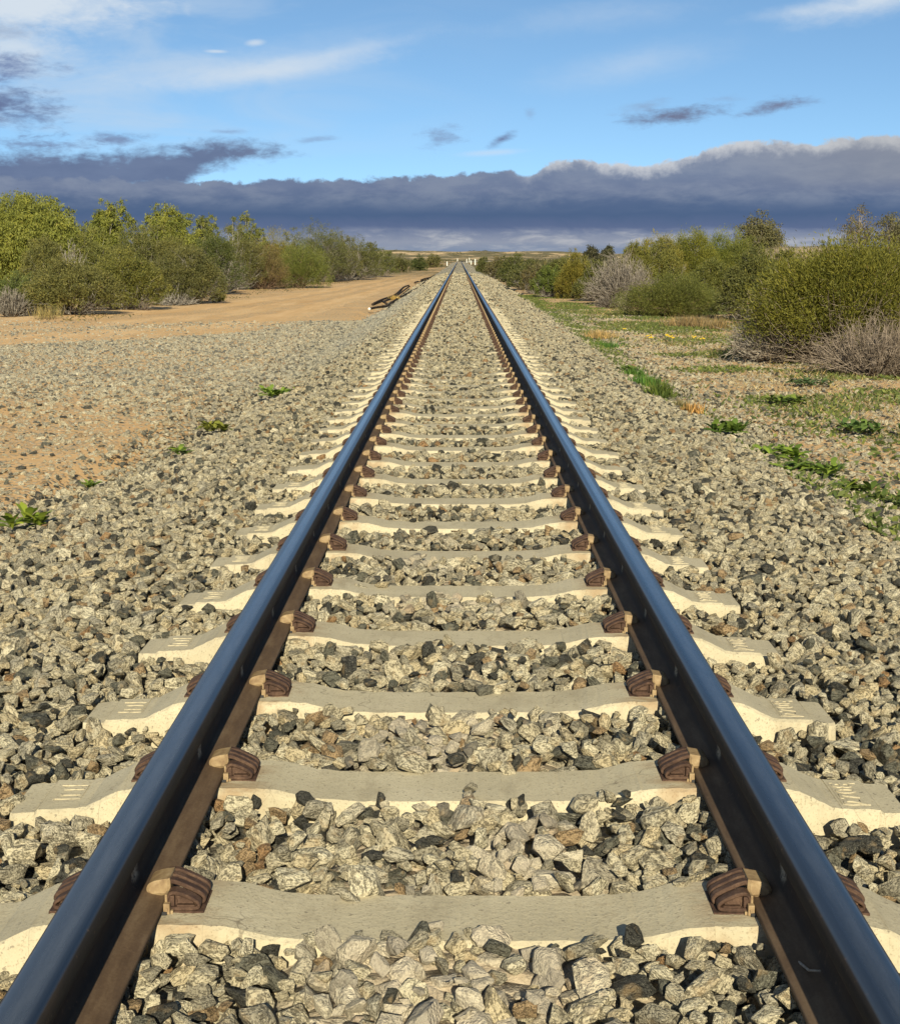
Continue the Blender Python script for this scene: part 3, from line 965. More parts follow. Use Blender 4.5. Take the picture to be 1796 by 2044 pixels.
# ------------------------------------------------------------------ black pipes left of the track
def pipe(pts, r, label, cap=False):
    P_ = []
    for px, py in pts:
        xo, yo = 1000 + px / 6.414, 740 + py / 6.414
        x, y = at(xo / 1.392, yo / 1.392, -.40)
        P_.append((x, y, max(float(gz(x, y)), float(target(x, y))) + r * .9))
    # resample smooth
    Q = []
    for i in range(len(P_) - 1):
        p0, p1, p2, p3 = [Vector(P_[max(0, min(len(P_) - 1, k))]) for k in (i - 1, i, i + 1, i + 2)]
        for k in range(6):
            t = k / 6
            q = .5 * ((2 * p1) + (-p0 + p2) * t + (2 * p0 - 5 * p1 + 4 * p2 - p3) * t * t + (-p0 + 3 * p1 - 3 * p2 + p3) * t ** 3)
            q.z += .012 * (math.sin(i * 2.1 + k * .4) + 1) * .5
            Q.append(q)
    Q.append(Vector(P_[-1]))
    bm = bmesh.new(); tube(bm, Q, r, r, 10)
    o = link('pipe', bm_mesh('pipe', bm, True), M_PIPE)
    tag(o, label, 'pipe', 'black pipes dumped beside the track')
    if cap:
        bm = bmesh.new(); d = (Q[0] - Q[1]).normalized()
        tube(bm, [Q[0] - d * .02, Q[0] + d * .05], r * 1.08, r * 1.08, 12)
        link('end_cap', bm_mesh('end_cap', bm, True), M_WHITE, o)
    return o
pipe([(170, 728), (330, 700), (470, 678), (560, 620), (700, 540), (860, 450), (1060, 350), (1180, 240), (1330, 140)], .034, 'longest black pipe, nearest the rail, with a white near end', True)
pipe([(220, 650), (400, 570), (550, 515), (650, 465), (740, 385), (790, 345), (870, 318)], .034, 'black pipe on the left edge of the pipe heap, nearest the dirt track')
pipe([(420, 606), (560, 545), (680, 480), (780, 410), (885, 338)], .034, 'middle black pipe of the heap, lying between the long one and the left one')
pipe([(405, 600), (470, 640)], .036, 'short black pipe offcut lying crosswise at the near end of the heap')
pipe([(975, 272), (1042, 258)], .045, 'short black pipe end lying alone behind the heap')
pipe([(1085, 230), (1160, 205), (1245, 186)], .042, 'thin black pipe at the far end, joining the long one')

# white marker posts
def post(xo, y0, y1, label, w=.075, D=None):
    xd, yb, yt = xo / 1.392, y1 / 1.392, y0 / 1.392
    x, y = at(xd, yb)
    if D: x, y = x_of(xd, D), D
    h = z_of(yt, y) - float(gz(x, y))
    bm = bmesh.new()
    box(bm, -w, w, -w * .6, w * .6, -.2, h - .05, .01, 1)
    me = bm_mesh('marker_post', bm)
    o = link('marker_post', me, M_WHITE, None, (x, y, float(gz(x, y))))
    bm = bmesh.new(); box(bm, -w * .85, w * .85, -w * .5, w * .5, h - .05, h + .02, .02, 2)
    link('post_cap', bm_mesh('post_cap', bm), M_WHITE, o)
    tag(o, label, 'marker post', 'white marker posts by the line')
post(1242, 726, 738, 'white marker post standing alone on the left side of the far track')
post(1308.7, 723, 734.5, 'shorter white post of the near pair right of the far track', .075)
post(1320, 719, 735.5, 'taller white post of the near pair, beside the right shrubs', .085)
post(1271, 717.5, 724.2, 'tiny white post close against the left rail near the vanishing point', .085, 520)
post(1296, 719, 723.5, 'low white post of the furthest pair right of the rails', .09, 500)
post(1303, 716, 722.6, 'taller white post of the furthest pair right of the rails', .09, 540)

# ------------------------------------------------------------------ plants
def leaves(P, D, ln, wd, r=rng):
    """rhombic leaves: base P, direction D"""
    n = len(P)
    D = D / (np.linalg.norm(D, axis=1, keepdims=True) + 1e-9)
    q = r.normal(0, 1, (n, 3)); S = np.cross(D, q); S /= (np.linalg.norm(S, axis=1, keepdims=True) + 1e-9)
    ln = np.asarray(ln).reshape(-1, 1) * np.ones((n, 1)); wd = np.asarray(wd).reshape(-1, 1) * np.ones((n, 1))
    mid = P + D * ln * .45
    V = np.stack([P, mid + S * wd / 2, P + D * ln, mid - S * wd / 2], 1).reshape(-1, 3)
    F = np.arange(4 * n).reshape(n, 4)
    return V, F

def twigs(A0, C0, B0, r0, r1, seg=4):
    """three sided tapered tubes along quadratic curves A-C-B"""
    n = len(A0); t = np.linspace(0, 1, seg + 1)[None, :, None]
    P = A0[:, None] * (1 - t) ** 2 + 2 * C0[:, None] * t * (1 - t) + B0[:, None] * t ** 2
    d = B0 - A0; d /= (np.linalg.norm(d, axis=1, keepdims=True) + 1e-9)
    q = np.where(np.abs(d[:, 2:3]) < .9, np.array([[0, 0, 1.]]), np.array([[1., 0, 0]]))
    a = np.cross(d, q); a /= (np.linalg.norm(a, axis=1, keepdims=True) + 1e-9); b = np.cross(d, a)
    rr_ = (np.asarray(r0).reshape(-1, 1) + (np.asarray(r1).reshape(-1, 1) - np.asarray(r0).reshape(-1, 1)) * np.linspace(0, 1, seg + 1)[None]) * np.ones((n, 1))
    V = []
    for k in range(3):
        c, s = math.cos(2.094 * k), math.sin(2.094 * k)
        V.append(P + (a * c + b * s)[:, None] * rr_[:, :, None])
    V = np.stack(V, 2)                      # n, seg+1, 3, 3
    idx = np.arange(n * (seg + 1) * 3).reshape(n, seg + 1, 3)
    F = []
    for k in range(3):
        k2 = (k + 1) % 3
        F.append(np.stack([idx[:, :-1, k], idx[:, :-1, k2], idx[:, 1:, k2], idx[:, 1:, k]], -1).reshape(-1, 4))
    return V.reshape(-1, 3), np.concatenate(F)

def merge(parts):
    Vs, Fs, o = [], [], 0
    for V, F in parts:
        Vs.append(V); Fs.append(F + o); o += len(V)
    return np.concatenate(Vs), np.concatenate(Fs)

def lobes_of(r, w, d, h, n, low=.3, full=False):
    L = []
    for k in range(n):
        a = r.uniform(0, 6.283); q = math.sqrt(r.uniform(0, 1)) * .62
        s = r.uniform(.32, .50)
        zc = h * r.uniform(low, .72) if k else h * .55
        rx = w * .5 * s * 1.15; rz = h * s * .62
        zc = min(zc, h - rz)
        # keep a domed outline
        lim = 1 - .45 * (q / .62) ** 2
        zc = min(zc, h * lim - rz * .75)
        L.append((math.cos(a) * q * w * .5, math.sin(a) * q * d * .5, max(zc, rz * .8), rx, rx * d / w, rz))
    L[0] = (0, 0, h * .55, w * .30, d * .30, h * .45)
    if full:
        L = [(a, b, min(c, h - f * 1.12), dd * 1.25, e * 1.25, f * 1.12) for a, b, c, dd, e, f in L]
    if low < .45:
        m = max(5, n // 2)
        for k in range(m):
            a = 6.283 * (k + r.uniform(-.3, .3)) / m; s = r.uniform(.9, 1.2); q = r.uniform(.30, .36)
            rz = h * r.uniform(.24, .36)
            L.append((math.cos(a) * q * w, math.sin(a) * q * d, rz * .78, w * .20 * s, d * .20 * s, rz))
    return L

def plant(name, x, y, w, h, style, color, stem, label, cat, group, seed, d=None, n_tip=420, dens=24, bare=.0, lobes=9, leaf=None, low=.3, far=False):
    r = np.random.default_rng(seed); pr = random.Random(seed)
    d = d or w * .85
    z0 = max(float(gz(x, y)), -9)
    root = empty(name, (x, y, z0), label, cat, group)
    L = lobes_of(pr, w, d, h, lobes, low, style == 'pepper')
    n_tip = int(n_tip * (1.5 if style == 'pepper' else 1.35))
    T = []
    per = n_tip // len(L) + 1
    for (lx, ly, lz, rx, ry, rz) in L:
        v = r.normal(0, 1, (per, 3)); v /= np.linalg.norm(v, axis=1, keepdims=True)
        v[:, 2] = np.where(v[:, 2] < -.75, -v[:, 2], v[:, 2])
        q = np.where(r.random(per) < .75, r.uniform(.82, 1.06, per), r.uniform(.35, .82, per))[:, None]
        T.append(np.array([lx, ly, lz]) + v * q * np.array([rx, ry, rz]))
    T = np.concatenate(T); T = T[T[:, 2] > np.maximum(.05, min(.30, bare * .3) * h * (.75 + .5 * r.random(len(T))))]
    if style in ('bush', 'broom') and not far:           # stray shoots break the outline
        k_ = r.choice(len(T), max(8, len(T) // 14), replace=False)
        sh = T[k_] * np.array([1.06, 1.06, 1.0]) + np.stack([r.normal(0, .03 * w, len(k_)), r.normal(0, .03 * w, len(k_)), r.uniform(.02, .11, len(k_)) * h], 1)
        T = np.concatenate([T, sh[sh[:, 2] < h * 1.10]])
    c = np.array([0, 0, h * .35])
    out = T - c; out /= (np.linalg.norm(out, axis=1, keepdims=True) + 1e-9)
    n = len(T)
    # stems
    parts = []
    m = 9
    la = np.array([l[:3] for l in L])
    base = r.normal(0, .05 * w, (len(L), 3)) * np.array([1, 1, 0])
    ctrl = base * .5 + la * np.array([.35, .35, .5])
    parts.append(twigs(base, ctrl, la, .016 * h + .006, .008 * h + .003, 5))
    if style == 'gum': parts.append(twigs(np.zeros((1, 3)), np.array([[.05, 0, h * .25]]), np.array([[0.0, 0, h * .5]]), [[.05 * h]], [[.02 * h]], 5))
    sel = r.choice(n, min(n, 260 if not far else 60), replace=False)
    li = r.integers(0, len(L), n)
    dd = ((T[:, None] - la[None]) ** 2).sum(-1); li = dd.argmin(1)
    a0 = la[li[sel]] * (1 - .25 * r.random((len(sel), 1))); b0 = T[sel]
    parts.append(twigs(a0, (a0 + b0) / 2 + r.normal(0, .04 * w, (len(sel), 3)), b0, .0035 * h + .003, .0025 if not far else .006, 3))
    if bare > 0:
        k = int(260 * bare * (1 if not far else .4))
        ang = r.uniform(0, 6.283, k); q = r.uniform(.5, 1.0, k)
        tip = np.stack([np.cos(ang) * q * w * .5, np.sin(ang) * q * d * .5, r.uniform(.05, .62, k) * h], 1)
        b_ = np.stack([np.cos(ang + r.normal(0, .4, k)) * q * w * .14, np.sin(ang) * q * d * .14, r.uniform(0, .1, k) * h], 1)
        cc = (tip + b_) / 2; cc[:, 2] -= r.uniform(-.05, .16, k) * h; cc[:, :2] *= 1.25
        cc[:, 2] = np.maximum(cc[:, 2], .03)
        parts.append(twigs(b_, cc, tip, .008, .003, 6))
        k3 = k * 3; s_ = r.integers(0, k, k3)
        t_ = r.uniform(.4, .95, (k3, 1)); st = b_[s_] * (1 - t_) ** 2 + 2 * cc[s_] * t_ * (1 - t_) + tip[s_] * t_ ** 2
        e_ = st + r.normal(0, 1, (k3, 3)) * np.array([.10, .10, .07]) * w * .6
        e_[:, 2] = np.maximum(e_[:, 2], .02)
        parts.append(twigs(st, (st + e_) / 2 + r.normal(0, .02 * w, (k3, 3)), e_, .004, .002, 3))
    V, F = merge(parts)
    st = link('stems' if style != 'gum' and style != 'pepper' else 'trunk', mesh_np('stems', V, F, True), M_TWIG, root); st.color = (*stem, 1)
    # foliage
    K = int(dens * (1.45 if style == 'pepper' else 1.15))
    ti = np.repeat(np.arange(n), K)
    N_ = len(ti)
    clumpv = np.clip(r.normal(.5, .27, n), 0, 1)
    if style == 'broom':
        sig = np.array([.045, .045, .06]) * w * .55
        Pp = T[ti] + r.normal(0, 1, (N_, 3)) * sig
        Dd = out[ti] * .9 + np.array([0, 0, .45]) + r.normal(0, .58, (N_, 3))
        ln, wd = leaf or (.08, .014)
    elif style == 'pepper':
        sig = np.array([.040, .040, .060]) * w * .55
        off = r.normal(0, 1, (N_, 3)); off[:, 2] = -np.abs(off[:, 2]) * 1.3 + .3
        Pp = T[ti] + off * sig
        Dd = out[ti] * .35 + np.array([0, 0, -.9]) + r.normal(0, .45, (N_, 3))
        ln, wd = leaf or (.125, .032)

    elif style == 'gum':
        sig = np.array([.05, .05, .03]) * w
        Pp = T[ti] + r.normal(0, 1, (N_, 3)) * sig
        Dd = r.normal(0, .8, (N_, 3)) + np.array([0, 0, -.3])
        ln, wd = leaf or (.16, .05)
    else:
        sig = np.array([.040, .040, .040]) * w * .6
        Pp = T[ti] + r.normal(0, 1, (N_, 3)) * sig
        Dd = out[ti] * .7 + np.array([0, 0, .3]) + r.normal(0, .7, (N_, 3))
        ln, wd = leaf or (.060, .022)
    Pp[:, 2] = np.maximum(Pp[:, 2], .02)
    V, F = leaves(Pp, Dd, ln * r.uniform(.6, 1.3, N_), wd * r.uniform(.7, 1.3, N_), r)
    var = np.clip(.55 * clumpv[ti] + .45 * r.random(N_), 0, 1)
    fo = link('crown' if style in ('gum', 'pepper') else 'foliage', mesh_np('foliage', V, F, False, var), M_LEAF, root); fo.color = (color[0] * 1.30 + .006, color[1] * 1.33 + .003, color[2] * 1.10 + .004, 1)
    return root

def dead(name, x, y, w, h, color, label, cat, group, seed, n=150, upright=.5, thick=1.0, sub=6, d=None):
    r = np.random.default_rng(seed); d = d or w * .8
    z0 = float(gz(x, y)); root = empty(name, (x, y, z0), label, cat, group)
    ang = r.uniform(0, 6.283, n); q = np.sqrt(r.random(n))
    lim = np.sqrt(np.clip(1 - q ** 2 * .9, .05, 1))
    tip = np.stack([np.cos(ang) * q * w * .5, np.sin(ang) * q * d * .5, h * lim * r.uniform(.45, 1.0, n)], 1)
    b_ = np.stack([np.cos(ang) * q * w * .10, np.sin(ang) * q * d * .10, np.zeros(n)], 1)
    c_ = (b_ + tip) / 2; c_[:, :2] *= (1.6 - upright * .9); c_[:, 2] *= .75 + .3 * upright
    c_ += r.normal(0, .04 * w, (n, 3)); c_[:, 2] = np.maximum(c_[:, 2], .03)
    parts = [twigs(b_, c_, tip, .010 * thick, .004 * thick, 6)]
    m = n * sub; s_ = r.integers(0, n, m); t_ = r.uniform(.3, 1.0, (m, 1))
    st = b_[s_] * (1 - t_) ** 2 + 2 * c_[s_] * t_ * (1 - t_) + tip[s_] * t_ ** 2
    dr = (tip - b_)[s_]; dr /= np.linalg.norm(dr, axis=1, keepdims=True)
    e_ = st + (dr * .6 + r.normal(0, .55, (m, 3))) * (.16 * (w * h) ** .5) * r.uniform(.5, 1.2, (m, 1))
    e_[:, 2] = np.maximum(e_[:, 2], .015)
    parts.append(twigs(st, (st + e_) / 2 + r.normal(0, .015 * w, (m, 3)), e_, .0045 * thick, .0022 * thick, 3))
    V, F = merge(parts)
    o = link('branches', mesh_np('branches', V, F, True), M_TWIG, root); o.color = (*color, 1)
    return root

GREY = (.27, .25, .225); BROWN = (.15, .11, .075)
def place(xc, wpx, top, base, zg=None):
    x, y = at(xc, base)
    w = wpx * (EYE - GZ) / (math.cos(PITCH) * (base - HORI))
    h = z_of(top, y) - float(gz(x, y))
    return x, y, w, h

LG = 'shrubs and trees along the left side'; RG = 'shrubs along the right side'
def P_(xc, wpx, top, base, name, style, col, label, seed, group=LG, stem=BROWN, cat='shrub', back=0, **kw):
    x, y, w, h = place(xc, wpx, top, base)
    if style == 'bush' and 'bare' not in kw and base > 550: kw['bare'] = .45; stem = GREY
    if back:
        f = (y + back) / y; x *= f; y += back; w *= f; h = z_of(top, y) - float(gz(x, y))
    return plant(name, x, y, w, h, style, col, stem, label, cat, group, seed, **kw)
def D_(xc, wpx, top, base, label, seed, group=LG, col=GREY, name='dead_shrub', cat='dead shrub', **kw):
    x, y, w, h = place(xc, wpx, top, base)
    return dead(name, x, y, w, h, col, label, cat, group, seed, **kw)

PEP = (.150, .160, .038); OLV = (.115, .112, .042); YOL = (.155, .140, .034); DKG = (.075, .085, .032); RUS = (.135, .108, .052); GRN = (.110, .125, .034)
# left bank
P_(48, 290, 378, 600, 'pepper_tree', 'pepper', PEP, 'largest bright green drooping tree, at the left edge of the photo', 101, cat='tree', n_tip=1700, dens=30, lobes=20, stem=GREY, low=.46)
P_(132, 110, 410, 596, 'pepper_tree', 'pepper', (.12, .13, .042), 'shorter dull green drooping tree against the right side of the largest tree', 110, cat='tree', n_tip=420, dens=26, lobes=8, stem=GREY)
P_(228, 125, 388, 594, 'pepper_tree', 'pepper', PEP, 'green drooping tree with a round top, second peak from the left edge', 102, cat='tree', n_tip=700, dens=28, lobes=8, stem=GREY)
P_(335, 130, 401, 586, 'pepper_tree', 'pepper', PEP, 'green drooping tree with a broad round top, third peak from the left edge', 103, cat='tree', n_tip=700, dens=28, lobes=9, stem=GREY)
P_(415, 80, 424, 578, 'pepper_tree', 'pepper', (.125, .135, .04), 'small green drooping tree just left of the bare white branches', 104, cat='tree', n_tip=420, dens=26, stem=GREY)
P_(490, 100, 420, 572, 'pepper_tree', 'pepper', (.12, .13, .04), 'small green tree rising behind the bare white branches', 105, cat='tree', n_tip=420, dens=26, stem=GREY)
P_(40, 130, 545, 628, 'shrub', 'bush', (.09, .11, .04), 'pale grey green low shrub at the left edge below the largest tree', 106, bare=.5, stem=GREY)
P_(140, 190, 512, 630, 'shrub', 'bush', OLV, 'wide olive bush nearest the dirt track on the left, above the grass tuft', 107, n_tip=900, dens=34, lobes=11)
P_(245, 180, 500, 619, 'shrub', 'bush', (.115, .115, .032), 'yellowish olive bush second from the left along the dirt track', 108, n_tip=900, dens=34, lobes=11)
P_(368, 160, 492, 607, 'shrub', 'bush', (.098, .098, .04), 'dark olive rounded bush left of the grey dead brush by the dirt track', 109, n_tip=900, dens=34, lobes=11)
P_(432, 26, 572, 604, 'shrub', 'bush', (.13, .13, .03), 'tiny yellow green shrub at the foot of the dark olive bush', 111, n_tip=120, dens=26, lobes=4)
D_(142, 75, 474, 606, 'pale grey bare shrub standing between the largest and second drooping trees', 112, n=120, thick=1.6, upright=.9)
P_(310, 170, 446, 596, 'shrub', 'bush', OLV, 'tall olive shrub in the middle of the left bank under the third peak', 113, n_tip=900, dens=30, lobes=11)
P_(420, 130, 462, 588, 'shrub', 'bush', (.07, .085, .03), 'dull dark shrub below the small tree left of the bare white branches', 114, n_tip=600, dens=30, lobes=8)
D_(464, 130, 412, 576, 'dead tree with forked bare white branches in the left bank', 115, col=(.36, .325, .275), name='dead_tree', cat='dead tree', n=14, thick=1.7, sub=6, upright=.95)
D_(446, 96, 508, 583, 'grey dead brush between the dark olive bush and the reddish bush', 116, n=200, thick=1.7)
D_(345, 110, 580, 609, 'low heap of grey fallen branches in front of the dark olive bush', 117, n=60, thick=1.8, upright=.1)
P_(522, 120, 481, 577, 'shrub', 'broom', RUS, 'reddish brown rounded shrub in the left bank', 118, bare=.6, n_tip=600, dens=28, stem=(.2, .14, .1))
P_(600, 122, 485, 574, 'shrub', 'broom', GRN, 'bright green rounded shrub right of the reddish brown one', 119, n_tip=800, dens=34, lobes=10)
P_(555, 110, 455, 570, 'shrub', 'broom', YOL, 'yellow green shrub rising behind the reddish brown one', 120, n_tip=600, dens=28)
P_(630, 130, 443, 563, 'shrub', 'bush', (.09, .098, .040), 'tall dark green shrub behind the bright green rounded one', 121, n_tip=800, dens=28, leaf=(.07, .022))
P_(668, 92, 452, 562, 'shrub', 'bush', (.08, .085, .038), 'dark narrow shrub right of the tall dark green one', 122, n_tip=400, dens=28, leaf=(.07, .022))
P_(712, 104, 470, 559, 'shrub', 'bush', (.085, .09, .034), 'grey green sloping shrub third from the right end of the left bank', 123, n_tip=500, dens=26, leaf=(.08, .025), bare=.3, stem=GREY)
P_(754, 76, 490, 552, 'shrub', 'bush', (.09, .10, .03), 'olive shrub at the right end of the left bank where the dirt track narrows', 124, n_tip=420, dens=24, leaf=(.09, .03))
P_(800, 44, 506, 543, 'shrub', 'bush', (.085, .085, .035), 'small far shrub standing alone past the right end of the left bank', 125, n_tip=240, dens=20, leaf=(.13, .04), lobes=5, far=True)
P_(836, 34, 508, 540, 'shrub', 'bush', (.055, .07, .025), 'small dark far shrub nearest the white post left of the rails', 126, n_tip=240, dens=20, leaf=(.14, .045), lobes=5, far=True)
P_(862, 40, 507, 534, 'shrub', 'bush', (.10, .095, .04), 'tiny pale far shrub left of the rails beside the far curve', 127, n_tip=200, dens=18, leaf=(.2, .06), lobes=5, far=True)
P_(95, 130, 470, 606, 'shrub', 'bush', (.115, .115, .042), 'mid green shrub under the largest tree, behind the wide olive bush', 130, n_tip=800, dens=30, lobes=10)
P_(190, 130, 452, 602, 'shrub', 'bush', (.12, .125, .042), 'leafy green shrub filling the dip between the largest and second drooping trees', 131, n_tip=800, dens=30, lobes=10)
P_(265, 120, 448, 598, 'shrub', 'bush', (.105, .11, .042), 'green shrub filling the dip between the second and third drooping trees', 132, n_tip=700, dens=30, lobes=9)
P_(470, 120, 448, 578, 'shrub', 'bush', (.105, .105, .042), 'olive shrub behind the grey dead brush and the bare white branches', 133, n_tip=700, dens=28, lobes=9)
P_(585, 90, 455, 566, 'shrub', 'bush', (.10, .105, .04), 'green shrub in the gap between yellow green and tall dark green ones', 134, n_tip=500, dens=28, lobes=8, leaf=(.07, .026))
P_(690, 70, 470, 560, 'shrub', 'bush', (.10, .098, .046), 'greyish olive shrub in front of the dark narrow one', 135, n_tip=460, dens=28, lobes=8, leaf=(.08, .028))
P_(738, 56, 484, 556, 'shrub', 'bush', (.09, .095, .038), 'dark olive shrub second from the right end of the left bank', 136, n_tip=420, dens=26, lobes=7, leaf=(.085, .03))
D_(284, 34, 607, 621, 'small dark fallen branch lying on sand at the edge of the dirt track', 129, n=14, thick=1.8, upright=.1, col=(.13, .10, .08), name='fallen_branch', cat='fallen branch')
D_(22, 75, 572, 634, 'tangled grey bare bush at the bottom left corner of the left bank', 128, n=170, thick=1.6, upright=.2, col=(.2, .18, .155))

# right bank
P_(1560, 120, 500, 655, 'shrub', 'bush', (.095, .10, .032), 'olive shrub squeezed between the shaded one and the biggest right shrub', 221, RG, n_tip=800, dens=32, lobes=10)
P_(1190, 84, 522, 601, 'shrub', 'bush', (.095, .10, .034), 'low olive shrub filling the gap between the golden and grey twiggy shrubs', 225, RG, n_tip=560, dens=30, lobes=9)
P_(1122, 96, 516, 586, 'shrub', 'bush', (.10, .105, .036), 'broad olive shrub behind the green and golden ones on the right', 226, RG, n_tip=640, dens=30, lobes=9, leaf=(.07, .026))
P_(1050, 84, 516, 578, 'shrub', 'bush', (.09, .095, .036), 'dull olive shrub behind the grey brown one on the right', 227, RG, n_tip=520, dens=28, lobes=8, leaf=(.08, .028))
P_(1318, 104, 476, 603, 'shrub', 'bush', (.115, .115, .034), 'olive shrub in the dip between grey twiggy and low grey green shrubs', 228, RG, n_tip=760, dens=30, lobes=10)
P_(1270, 90, 480, 604, 'shrub', 'broom', (.12, .12, .03), 'yellow olive shrub half hidden right behind the grey twiggy one', 222, RG, n_tip=600, dens=30, lobes=8)
P_(1010, 44, 511, 562, 'shrub', 'bush', (.085, .085, .036), 'low olive shrub left of the dark olive one by the right rail', 223, RG, n_tip=300, dens=24, leaf=(.09, .03), lobes=6)
P_(1490, 120, 478, 600, 'shrub', 'broom', (.105, .115, .028), 'green shrub at the foot of the round grey tree', 224, RG, n_tip=700, dens=30, lobes=9)
x, y, w, h = place(1700, 460, 478, 724)
plant('shrub', x, y, w, h, 'broom', (.112, .112, .022), (.23, .19, .15), 'biggest yellow green broom shrub with grey bare lower twigs at the right edge', 'shrub', RG, 201, n_tip=2600, dens=34, bare=2.6, lobes=16, leaf=(.062, .0115))
D_(1552, 200, 596, 722, 'silvery dead shrub spreading at the left foot of the biggest right shrub', 202, RG, n=420, thick=.85, upright=.15, col=(.34, .31, .27))
D_(1745, 270, 626, 748, 'brownish grey bare brush under the biggest right shrub', 220, RG, n=330, thick=.8, upright=.35, col=(.23, .19, .155))
P_(1340, 200, 548, 631, 'shrub', 'broom', (.095, .105, .030), 'low rounded grey green shrub in front of the grey twiggy one on the right', 203, RG, n_tip=1100, dens=34, lobes=12, leaf=(.06, .011))
D_(1240, 150, 500, 609, 'large rounded grey twiggy shrub, bare, on the right bank', 204, RG, n=420, thick=1.4, col=(.24, .215, .19), upright=.6)
P_(1305, 130, 468, 600, 'shrub', 'broom', YOL, 'yellow green shrub with a rounded top behind the grey twiggy one', 205, RG, n_tip=900, dens=32, lobes=10, leaf=(.08, .014))
P_(1375, 150, 456, 598, 'shrub', 'broom', (.125, .13, .026), 'tallest yellow green shrub in the middle of the right bank', 206, RG, n_tip=1100, dens=32, lobes=11, leaf=(.08, .014), stem=GREY)
P_(1450, 150, 457, 594, 'shrub', 'broom', (.11, .125, .026), 'green shrub directly left of the round grey tree', 207, RG, n_tip=1000, dens=32, lobes=10, leaf=(.08, .014))
P_(1420, 140, 520, 622, 'shrub', 'bush', (.10, .105, .03), 'olive shrub behind the low grey green one, right half', 208, RG, n_tip=700, dens=30, lobes=10)
P_(1505, 150, 497, 640, 'shrub', 'bush', (.085, .09, .032), 'shaded olive shrub between the low grey green one and the silvery dead one', 209, RG, n_tip=900, dens=32, lobes=11, bare=.5, stem=GREY)
P_(1100, 75, 528, 594, 'shrub', 'bush', (.085, .11, .028), 'green shrub left of the yellow one on the right bank', 210, RG, n_tip=500, dens=30, lobes=8)
P_(1150, 80, 506, 596, 'shrub', 'broom', (.145, .128, .028), 'golden yellow shrub on the right bank, left of the grey twiggy one', 211, RG, n_tip=700, dens=32, lobes=8)
P_(1066, 60, 524, 586, 'shrub', 'bush', (.10, .085, .045), 'grey brown shrub left of the green and golden ones', 212, RG, n_tip=400, dens=26, bare=.5, stem=GREY)
P_(1032, 66, 507, 572, 'shrub', 'bush', (.075, .085, .03), 'dark olive shrub at the left end of the right bank', 213, RG, n_tip=460, dens=26, leaf=(.08, .026))
P_(990, 50, 513, 556, 'shrub', 'bush', (.11, .095, .05), 'low brownish shrub near the pair of white posts', 214, RG, n_tip=300, dens=22, leaf=(.1, .03), far=True)
P_(965, 36, 512, 545, 'shrub', 'bush', (.085, .09, .035), 'tiny olive shrub just right of the taller white post', 215, RG, n_tip=240, dens=20, leaf=(.13, .04), far=True, lobes=5)
D_(1215, 60, 588, 616, 'small dark grey dead bush at the foot of the grey twiggy shrub', 216, RG, n=120, thick=1.4, col=(.16, .14, .12))
D_(1243, 40, 578, 625, 'little pale weed bush right of the rails in front of the dead bush', 217, RG, n=50, thick=1.2, col=(.22, .21, .13), name='dry_weed', cat='weed')

def tree_at(xc, wpx, top, D, label, seed, col=(.085, .09, .05), **kw):
    x = x_of(xc, D); z0 = float(gz(x, D)); w = wpx * D / FPX; h = z_of(top, D) - z0
    return plant('gum_tree', x, D, w, h, 'gum', col, (.28, .25, .22), label, 'tree', 'trees on the right horizon', seed, stem_=None, **kw) if False else plant('gum_tree', x, D, w, h, 'gum', col, (.30, .27, .24), label, 'tree', 'trees on the right horizon', seed, **kw)
tree_at(1497, 104, 424, 140, 'round dense grey green tree on the right horizon', 301, n_tip=460, dens=18, lobes=12, low=.5, leaf=(.22, .08), col=(.105, .10, .055))
tree_at(1690, 90, 406, 150, 'tall sparse tree with thin bare limbs on the right horizon', 302, n_tip=170, dens=11, lobes=11, low=.5, leaf=(.22, .08), col=(.12, .10, .06))
tree_at(1760, 110, 422, 145, 'leaning grey green tree furthest right on the horizon', 303, n_tip=260, dens=15, lobes=9, low=.52, leaf=(.22, .08), col=(.10, .095, .055))
tree_at(1172, 40, 490, 190, 'small dark tree, left of two on the horizon behind the golden shrub', 304, n_tip=200, dens=20, lobes=6, low=.4, leaf=(.3, .1), col=(.05, .052, .035))
tree_at(1205, 36, 489, 200, 'small dark tree, right of two on the horizon behind the grey twiggy shrub', 305, n_tip=200, dens=20, lobes=6, low=.4, leaf=(.3, .1), col=(.055, .058, .036))

